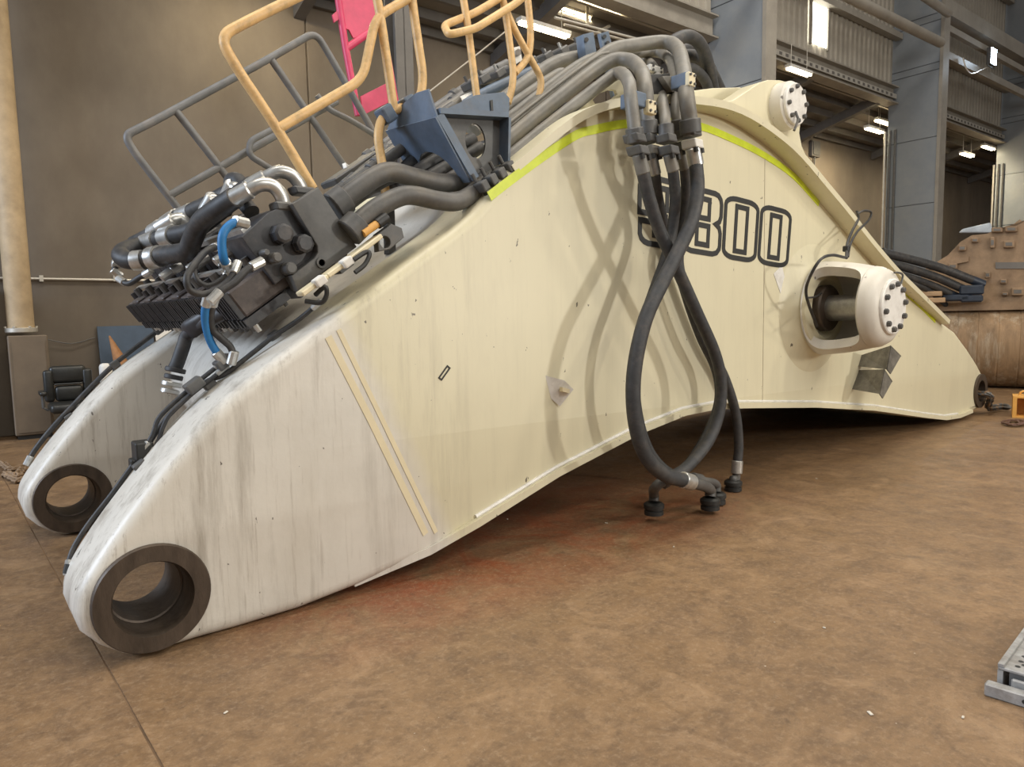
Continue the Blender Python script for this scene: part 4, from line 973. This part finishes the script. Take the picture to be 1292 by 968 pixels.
hh('second hanging hose with short brass-coloured end fitting on the right', (818, 180), (823, 205), [(826, 218), (830, 250), (842, 300), (858, 345), (872, 385), (892, 435), (914, 476), (928, 520), (932, 560), (930, 588)], -.28, -.09, .042, (925, 617, -.09), M_steel, M_pipe)
hh('middle hanging hose passing behind the front loop', (841, 180), (846, 203), [(849, 213), (852, 250), (848, 290), (840, 325), (826, 365), (808, 420), (800, 474), (805, 528), (820, 572), (846, 598), (878, 605)], -.40, -.295, .042, (904, 627, -.26))
hh('fourth hanging hose twisted behind the front one', (856, 176), (861, 199), [(864, 211), (866, 245), (862, 285), (856, 330), (866, 372), (884, 424), (902, 462), (908, 492), (904, 520), (888, 556), (868, 588)], -.29, -.19, .042, None)
hh('front hanging hose with pale clamp, looping down and round to the floor', (872, 172), (875, 193), [(878, 206), (880, 240), (873, 278), (855, 318), (838, 352), (814, 404), (800, 470), (801, 529), (814, 574), (838, 599), (866, 607)], -.44, -.51, .052, (896, 634, -.38), M_zinc, M_paper)
# ================================================================== hoses around the valve bank
g3 = 'thick hoses on top of the valve bank'
def fit_hose(px, r, label, fits, m=M_hose, grp=g3, name='bank_hose'):
    pts = [P(*q) for q in px]; pp = catmull(pts, 7)
    t = thing(name, label, 'hose', pts[0], grp)
    mesh('hose_body', tube(pp, r, 14), m, t, 1.0)
    for a, b, k, mm in fits:
        i, j = int(a*(len(pp)-1)), max(int(b*(len(pp)-1)), int(a*(len(pp)-1))+1)
        mesh('ferrule', tube(pp[i:j+1], r*k, 14), mm, t, .6)
    return t
def elbow(px, r, label, grp='chrome elbows on the valve bank'):
    pts = [P(*q) for q in px]; pp = catmull(pts, 7)
    t = thing('steel_elbow', label, 'pipe elbow', pts[0], grp)
    mesh('elbow_tube', tube(pp, r, 16), M_zinc, t, 1.)
    dr = (pp[1]-pp[0]).normalized(); mesh('flange', bev(cbox(pp[0], XA*.14, YA*.12, dr*.05), .01, 1), M_dark, t)
    dr = (pp[-1]-pp[-2]).normalized(); mesh('swage_sleeve', cyl(pp[-1]-dr*.1, pp[-1]+dr*.04, r*1.25, 16, .008), M_zinc, t, .5)
elbow([(359, 262, .32), (354, 246, .32), (344, 235, .32), (330, 233, .33), (316, 239, .36), (297, 249, .42)], .040, 'chrome elbow nearest the grey end plate cut-out')
elbow([(382, 242, .5), (376, 230, .5), (366, 220, .5), (352, 217, .52), (338, 223, .56), (318, 234, .62)], .040, 'chrome elbow at the foot of the yellow rail')
fit_hose([(297, 249, .42), (276, 263, .55), (254, 280, .75), (244, 300, .9), (236, 316, 1.0), (222, 320, 1.15), (206, 322, 1.3), (192, 326, 1.4), (166, 329, 1.5), (153, 323, 1.6), (160, 315, 1.7), (178, 310, 1.8)], .060, 'thick black hose that forks lowest across the bank and turns back', [(.58, .66, 1.22, M_zinc), (.68, .72, 1.1, M_zinc)])
fit_hose([(318, 234, .62), (296, 250, .8), (270, 272, 1.0), (245, 290, 1.2), (220, 297, 1.4), (200, 302, 1.6), (184, 308, 1.8), (170, 314, 2.0), (162, 318, 2.1)], .058, 'thick black hose above the forked one on the bank', [(.5, .58, 1.2, M_zinc), (.64, .76, 1.18, M_zinc)])
fit_hose([(300, 238, 1.1), (284, 246, 1.2), (262, 258, 1.4), (240, 268, 1.6), (222, 276, 1.8), (205, 287, 2.0), (186, 299, 2.2), (170, 307, 2.4)], .058, 'uppermost thick black hose at the back of the bank', [(.42, .52, 1.05, M_zinc), (.56, .68, 1.15, M_zinc), (.72, .8, 1.15, M_zinc)])
elbow([(240, 294, 1.5), (236, 284, 1.5), (227, 277, 1.5), (218, 279, 1.5), (206, 286, 1.55)], .045, 'chrome elbow in the middle of the hose bundle')
elbow([(276, 268, 1.2), (273, 256, 1.2), (268, 252, 1.2), (262, 262, 1.25)], .04, 'short chrome elbow behind the thick hoses')
elbow([(300, 248, .9), (298, 238, .9), (292, 238, .95), (288, 246, 1.0)], .04, 'short chrome elbow just left of the rail foot')
fit_hose([(308, 240, .9), (300, 228, .95), (292, 230, 1.05), (300, 246, 1.05), (318, 268, .9)], .05, 'dusty hose loop at the back of the chrome elbows', [], M_hosed)
g4 = 'thin hoses looped over the valve bank front'
def thin(px, r, label, m=M_hose, n=7, name='pilot_hose', grp=g4, ends=True):
    pts = [P(*q) for q in px]; pp = catmull(pts, n); t = thing(name, label, 'hose', pts[0], grp)
    mesh('hose_body', tube(pp, r, 10), m, t, 1.)
    if ends:
        for a, b in ((pp[0], pp[2]), (pp[-1], pp[-3])):
            dr = (b-a).normalized(); mesh('fitting', cyl(a-dr*.01, a+dr*.07, r*1.35, 10, .004), M_zinc, t, .5)
    return t
thin([(310, 282, .12), (298, 280, .1), (286, 288, .1), (280, 302, .1), (282, 325, .12), (288, 338, .2)], .022, 'blue hose curving down from the bank end plate', M_blueh)
thin([(278, 310, .3), (262, 316, .2), (248, 330, .15), (236, 350, .1), (240, 366, .1), (256, 371, .1), (276, 364, .1), (292, 350, .12), (300, 332, .15)], .018, 'thin black hose in a wide loop before the spool housings')
thin([(268, 312, .3), (254, 322, .2), (246, 340, .20), (250, 354, .18), (264, 360, .18), (282, 350, .19), (290, 340, .24)], .013, 'thin black hose in the inner loop before the spool housings')
thin([(330, 330, .08), (312, 340, .07), (296, 356, .06), (278, 368, .06), (266, 380, .06)], .020, 'thin black hose running from end plate to the downward bundle')
thin([(152, 348, 2.3), (145, 342, 2.3), (147, 334, 2.3), (154, 334, 2.3)], .022, 'small black hose hoop at the far end of the bank')
thin([(150, 352, 2.2), (162, 358, 2.1), (176, 350, 2.0), (190, 342, 1.9)], .02, 'thin black hose lying by the far end of the bank')
for k in range(3): thin([(205+34*k, 350-10*k, 1.3-.35*k), (215+34*k, 343-10*k, 1.3-.35*k), (228+34*k, 336-10*k, 1.3-.35*k)], .022, ['stub hose lying across the far end of the spool housings', 'stub hose lying across the middle of the spool housings', 'stub hose lying across the spool housings by the thin loops'][k], M_hosed, grp='short stub hoses on the spool housings')
# hoses dropping from the bank to the boom back
D = .42
thin([(264, 372, .2), (259, 392, .25), (260, 412, .3), (266, 432, .34), (276, 448, .36), (283, 456, .36)], .022, 'blue hose dropping from the bank to the pipe pair on the near lug', M_blueh, grp='hoses dropping from the bank')
thin([(272, 372, .2), (266, 395, .26), (268, 415, .3), (278, 426, .30), (290, 437, .31), (294, 448, .31), (292, 458, .32)], .020, 'black hose dropping beside the blue one to the pipe pair', grp='hoses dropping from the bank')
t = thin([(300, 386, .55), (272, 400, .7), (248, 414, .9), (236, 424, 1.0), (231, 438, 1.0), (224, 458, 1.0), (219, 468, 1.0)], .042, 'loose thick hose with open coupling lying on the white boom back', M_hosed, grp='hoses dropping from the bank', ends=False)
q = P(222, 464, 1.0); q2 = P(218, 480, 1.0); dr = (q2-q).normalized()
for k in range(4): mesh('coupling_rib', cyl(q+dr*.045*k, q+dr*(.045*k+.03), .062-.006*(k % 2), 14, .005), M_hosed if k < 2 else M_zinc, t, .5)
mesh('hose_sleeve', bev(cbox(P(246, 412, .88), (P(258, 404, .8)-P(234, 420, .95)), YA*.12, E2*.12), .03, 2), M_valve, t, .8)
# lubrication pipes down the near lug
lp = 'grease lines along the near lug'
t = thin([(284, 455, .38), (262, 472, .4), (238, 492, .42), (212, 515, .44), (199, 530, .45), (192, 550, .45), (178, 572, .46)], .013, 'inner grease line of the pair clipped to the near lug', M_hosed, name='grease_line', grp=lp)
t2 = thin([(286, 462, .36), (264, 480, .38), (240, 499, .4), (216, 521, .42), (206, 538, .43), (199, 558, .44), (186, 579, .45)], .012, 'outer grease line of the pair clipped to the near lug', M_hosed, name='grease_line', grp=lp)
for x, y in ((282, 457), (245, 486)): mesh('clip', bev(cbox(P(x, y, .38), E1*.10, YA*.08, E2*.06), .01), M_dark, t)
mesh('manifold', bev(cbox(P(180, 568, .5), XA*.09, YA*.12, ZA*.10), .01), M_black, t)
mesh('manifold', bev(cbox(P(170, 584, .5), XA*.05, YA*.08, ZA*.05), .01), M_black, t)
t = thin([(405, 380, .10), (376, 404, .22), (346, 424, .3), (318, 446, .34), (284, 472, .37), (260, 482, .43), (234, 504, .46), (208, 530, .48), (186, 562, .48), (164, 592, .48), (141, 624, .48), (113, 660, .48), (95, 688, .47), (88, 706, .45), (85, 724, .43)], .014, 'long black cable following the near lug edge down to the pin end', M_hose, name='edge_cable', grp='cables along the lug edges')
for x, y in ((346, 424), (264, 485), (177, 588)): mesh('clip', bev(cbox(P(x, y, .42), E1*.07, YA*.06, E2*.05), .01), M_dark, t)
mesh('end_seal', cyl(P(89, 712, .43), P(86, 724, .42), .026, 10), M_black, t)
t = thin([(262, 378, 3.0), (228, 398, 3.0), (196, 420, 3.0), (160, 447, 3.0), (144, 460, 3.0), (118, 485, 3.0), (92, 512, 3.02), (66, 540, 3.02), (44, 568, 3.03), (34, 586, 3.03)], .02, 'black cable along the outer edge of the far lug', M_hose, name='edge_cable', grp='cables along the lug edges')
for x, y in ((200, 417), (145, 460), (88, 527)): mesh('clip', bev(cbox(P(x, y, 3.0), E1*.07, YA*.06, E2*.06), .01), M_dark, t)
# cables round the cylinder boss
bcg = 'thin cables on the cylinder boss'
thin([(1068, 326, -.36), (1069, 308, -.30), (1075, 292, -.22), (1083, 276, -.18), (1081, 266, -.16)], .014, 'thin black cable rising from the boss to the flange edge', name='boss_cable', grp=bcg, ends=False)
thin([(1070, 324, -.36), (1073, 308, -.3), (1082, 292, -.22), (1096, 278, -.2), (1099, 268, -.2), (1090, 266, -.2), (1082, 270, -.18)], .012, 'thin black cable looping past the flange edge', name='boss_cable', grp=bcg, ends=False)
thin([(1066, 325, -.40), (1050, 322, -.42), (1036, 327, -.44), (1024, 345, -.38), (1017, 366, -.3), (1021, 386, -.25), (1031, 412, -.2)], .014, 'thin black cable running round the boss opening', name='boss_cable', grp=bcg, ends=False)
thin([(1018, 376, -.3), (1030, 374, -.2), (1042, 366, -.16)], .010, 'short cable branch into the boss opening', name='boss_cable', grp=bcg, ends=False)
mesh('cable_tie_bundle', bev(cbox(P(1068, 314, -.32), XA*.06, YA*.06, ZA*.06), .012), M_black, None, None, 'black tie block holding the boss cables together', 'cable tie')
# wire stay on pin cover
tubething('wire_stay', [(1128, 344, -.78), (1133, 344, -.8), (1139, 347, -.8), (1137, 358, -.8)], .010, M_dark, 'small bent wire above the round pin cover', 'wire', None, None, 4, 6)

# ================================================================== right side: dusty machine, hoses, box, step
mb = PZ(1240, 489)          # floor contact of the drum
vd = V((ray(1240, 489).x, ray(1240, 489).y, 0)).normalized(); sdv = V((vd.y, -vd.x, 0))
R_ = .5*(PL(1240, 386, vd, mb.dot(vd)).z)
dc = mb + vd*R_*.35 + ZA*R_
mt = thing('dusty_machine', 'brown dust-covered mining machine body with a big rusty drum beyond the boom tip', 'machine', mb)
d0 = dc - sdv*1.5
prof = [(0, R_*.9), (.03, R_)]
x = .03
while x < 6:
    prof += [(x+.3, R_), (x+.31, R_*.992), (x+.33, R_*.992), (x+.34, R_)]; x += .34
mesh('drum', lathe(d0, sdv, prof+[(x, R_*.9)], 56), M_drum, mt, .5)
def mp(x, y, back=0): return PL(x, y, vd, mb.dot(vd)+back)
hull = [(1140, 386), (1160, 352), (1178, 333), (1196, 322), (1212, 305), (1226, 297), (1245, 295), (1256, 290), (1276, 288), (1300, 276), (1420, 262), (1420, 386)]
fr = [mp(*q, .1) for q in hull]; bk = [p+vd*2.2+ZA*.0 for p in fr]; n_ = len(hull)
bm = bmesh.new(); va = [bm.verts.new(p) for p in fr]; vb_ = [bm.verts.new(p) for p in bk]
f1 = bm.faces.new(va); f2 = bm.faces.new(list(reversed(vb_)))
for i in range(n_): bm.faces.new((va[i], va[(i+1) % n_], vb_[(i+1) % n_], vb_[i]))
bmesh.ops.triangulate(bm, faces=[f1, f2])
mesh('hull', bm, M_rust, mt)
a, b = mp(1140, 390, -.25), mp(1420, 384, -.25)
mesh('deck_edge', box(a-ZA*.06, b-a, vd*2.5, ZA*.16), M_rust, mt)
# plates and lugs bolted to the hull, with gaps
for (x0, y0, x1, y1, h, back) in ((1168, 340, 1222, 330, .10, .03), (1222, 372, 1250, 350, .1, .05)):
    a, b = mp(x0, y0, back), mp(x1, y1, back); mesh('stiffener', box(a, b-a, vd*.1, ZA*h), M_rust, mt)
for x, y, w, h in ((1214, 313, 10, 7), (1230, 303, 9, 6), (1273, 308, 14, 9), (1252, 306, 6, 14), (1266, 355, 9, 6), (1268, 371, 8, 4), (1246, 347, 7, 8), (1284, 368, 16, 10), (1202, 336, 12, 7), (1258, 290, 14, 6), (1276, 289, 16, 7)):
    a = mp(x-w/2, y+h/2, .0); b = mp(x+w/2, y+h/2, .0); c = mp(x-w/2, y-h/2, .0)
    lug = mesh('bolted_lug', bev(box(a, b-a, vd*.16, c-a), .015, 1), M_rust, mt)
    mesh('lug_recess', cbox((a+b)/2+(c-a)/2-vd*.004, (b-a)*.6, vd*.01, (c-a)*.45), M_dbeam, lug)
a, b, c = mp(1256, 339, .08), mp(1300, 339, .08), mp(1256, 331, .08)
mesh('slot', box(a, b-a, vd*.02, c-a), M_dbeam, mt)
hf = tube(catmull([mp(1290, 280, .3), mp(1280, 288, .3), mp(1272, 296, .3)], 4), .07, 8)
mesh('hand_grip', hf, M_rust, mt, .8)
# wrapped sheet lying on top of the hull
mesh('wrapped_sheet', bev(hexa([mp(1209, 294, .3), mp(1254, 294, .3), mp(1254, 293, 1.0), mp(1218, 293, 1.0), mp(1214, 289, .3), mp(1250, 281, .3), mp(1248, 281, 1.0), mp(1220, 288, 1.0)]), .02, 1), mat('blue_grey_plastic', (.38, .42, .46), .25, var=.25, scale=4), None, None, 'crumpled grey plastic sheet lying on top of the dusty machine', 'sheet')
# black hose bundle lying in front of the hull
hb = 'big black hoses in a bundle by the machine'
for k, (a, b, c, r) in enumerate([((1112, 318), (1180, 336), (1228, 354), .085), ((1116, 330), (1176, 348), (1214, 364), .08), ((1120, 342), (1170, 358), (1200, 371), .075), ((1128, 350), (1170, 366), (1188, 380), .05)]):
    pts = [mp(*a, -1.6), mp(*b, -.75), mp(*c, -.35)]
    t = thing('bundle_hose', ['topmost black hose of the bundle by the dusty machine', 'second black hose of the bundle by the dusty machine', 'third black hose of the bundle by the dusty machine', 'lowest black hose of the bundle by the dusty machine'][k], 'hose', pts[0], hb)
    pp = catmull(pts, 8); mesh('hose_body', tube(pp, r, 16), M_hose, t, 1.)
    dr = (pp[-1]-pp[-2]).normalized()
    mesh('end_fitting', cyl(pp[-1]-dr*.05, pp[-1]+dr*.22, r*1.02, 14, .015), M_navy, t, .5)
t = thing('hose_clamp_stack', 'dark blue clamp blocks at the ends of the black hose bundle', 'clamp', mp(1215, 378, -.4))
for x, y, w, h in ((1226, 366, 26, 12), (1206, 376, 30, 8), (1226, 377, 24, 9)):
    c = mp(x, y, -.35); s = (c-CAM).dot(CF)/FL; mesh('clamp_block', bev(cbox(c, sdv*w*s, vd*.3, ZA*h*s), .03, 1), M_navy, t)
for k, (x, y) in enumerate(((1176, 371), (1180, 379))):
    c = mp(x, y, -.55); s = (c-CAM).dot(CF)/FL
    mesh('timber_packer', bev(cbox(c, sdv*22*s, vd*.5, ZA*6*s), .01, 1), M_wood, None, None, ('upper timber packer under the black hose bundle', 'lower timber packer under the black hose bundle')[k], 'timber', 'timber packers')
# orange box at the frame edge, with chain from the boom tip and a cable coil
ob = PZ(1277, 527); s = (ob-CAM).dot(CF)/FL
w0 = 34*s; h0 = 27*s
t = thing('orange_toolbox', 'open-fronted orange steel box on the floor past the boom tip', 'box', ob+sdv*w0/2)
th_ = .025
mesh('base', box(ob, sdv*w0, vd*.4, ZA*th_), M_orange, t); mesh('top', box(ob+ZA*(h0-th_), sdv*w0, vd*.4, ZA*th_), M_orange, t)
for k in range(2): mesh('side', box(ob+sdv*(k*(w0-.05))+ZA*th_, sdv*.05, vd*.4, ZA*(h0-2*th_)), M_orange, t)
mesh('back', box(ob+vd*.38+ZA*th_, sdv*w0, vd*.02, ZA*(h0-2*th_)), M_orange, t)
mesh('carry_handle', tube(rounded([ob+ZA*h0+vd*.2+sdv*w0*.2, ob+ZA*(h0+.06)+vd*.2+sdv*w0*.25, ob+ZA*(h0+.06)+vd*.2+sdv*w0*.75, ob+ZA*h0+vd*.2+sdv*w0*.8], .04), .015, 8), M_orange, t)
t = thing('steel_chain', 'dark chain slung from the boom tip bore towards the orange box', 'chain', PZ(1255, 518))
ch = catmull([V((TC.x, .2, TC.z-.05)), V((TC.x, -.02, TC.z-.05)), V((TC.x+.02, -.14, TC.z-.07)), PZ(1247, 514, .10), PZ(1256, 514, .07), PZ(1264, 513, .07), PZ(1272, 514, .07)], 7)
for i in range(len(ch)-1):
    a_ = (ch[i+1]-ch[i]).normalized(); s_ = a_.cross(ZA).normalized()
    mesh('link', linkvf(ch[i], a_, s_ if i % 2 else ZA, .11, .07, .018), M_dark if i % 3 else M_rust, t)
cpts = []
for k in range(44):
    an = k*.62; rx = 11+5*math.sin(k*.9); cpts.append(PZ(1279+rx*math.cos(an), 533+3.0*math.sin(an)+.4*math.sin(k*1.7), .02+.01*(k % 3)))
mesh('cable_coil', tube(catmull(cpts, 4), .011, 6), mat('brown_cable', (.12, .06, .04), .6), None, 1., 'tangled brown cable coil on the floor in front of the orange box', 'cable')
# perforated step tread at the frame edge
e0 = PZ(1241, 878); e1_ = PZ(1292, 894); ed = (e1_-e0).normalized(); back = PZ(1292, 812)-PZ(1262, 855)
bd_ = V((-ed.y, ed.x, 0)); 
if bd_.dot(CF) < 0: bd_ = -bd_
bkd = V((back.x, back.y, 0)).normalized()
t = thing('perforated_step', 'galvanised perforated step tread lying on the floor at the right', 'step', e0+ed*.4)
W_, Lb = .75, .95
mesh('front_rail', bev(box(e0, ed*W_, bkd*.05, ZA*.055), .006, 1), M_tread, t, None, 'scuffed grey front rail')
i0 = e0+bkd*.07+ed*.03
tr_ = mesh('tread', bev(box(i0+ZA*.10, ed*W_, bkd*Lb, ZA*.015), .004, 1), M_tread, t)
mesh('tread_side', box(i0+ZA*.0, ed*.02, bkd*Lb, ZA*.10), M_tread, t)
mesh('tread_nose', box(i0+ed*.04+bkd*.01, ed*(W_-.04), bkd*.015, ZA*.10), M_dark, t)
mesh('tread_edge', box(i0+ZA*.115, ed*.022, bkd*Lb, ZA*.012), M_tread, t)
mesh('end_lug', bev(box(i0+ed*.05-bkd*.01+ZA*.01, ed*.10, bkd*.02, ZA*.07), .006, 1), M_tread, t)
for k in range(4): mesh('rivet_hole', cyl(e0+ed*(.14+.2*k)-bkd*.004+ZA*.028, e0+ed*(.14+.2*k)+bkd*.002+ZA*.028, .009, 10), M_black, t)
for i in range(18):
    for j in range(12):
        c = i0+ed*(.06+.034*j+(.017 if i % 2 else 0))+bkd*(.05+.03*i)+ZA*.1155
        mesh('perforation', cyl(c, c+ZA*.001, .010, 10), M_black, tr_)
# chips of litter on the floor
for k, (x, y, s) in enumerate(((1098, 900, .014), (285, 899, .010), (765, 660, .012), (850, 690, .008), (1030, 604, .009), (640, 655, .012), (1215, 905, .009), (1040, 792, .008))):
    c = PZ(x, y, .004); a = random.random()*3
    mesh('paint_chip', bev(cbox(c, V((math.cos(a), math.sin(a), 0))*s*2, V((-math.sin(a), math.cos(a), 0))*s, ZA*.006), .002, 1), M_flake, None, None, 'tiny pale paint flake lying on the brown floor', 'paint flake', 'paint flakes on the floor')
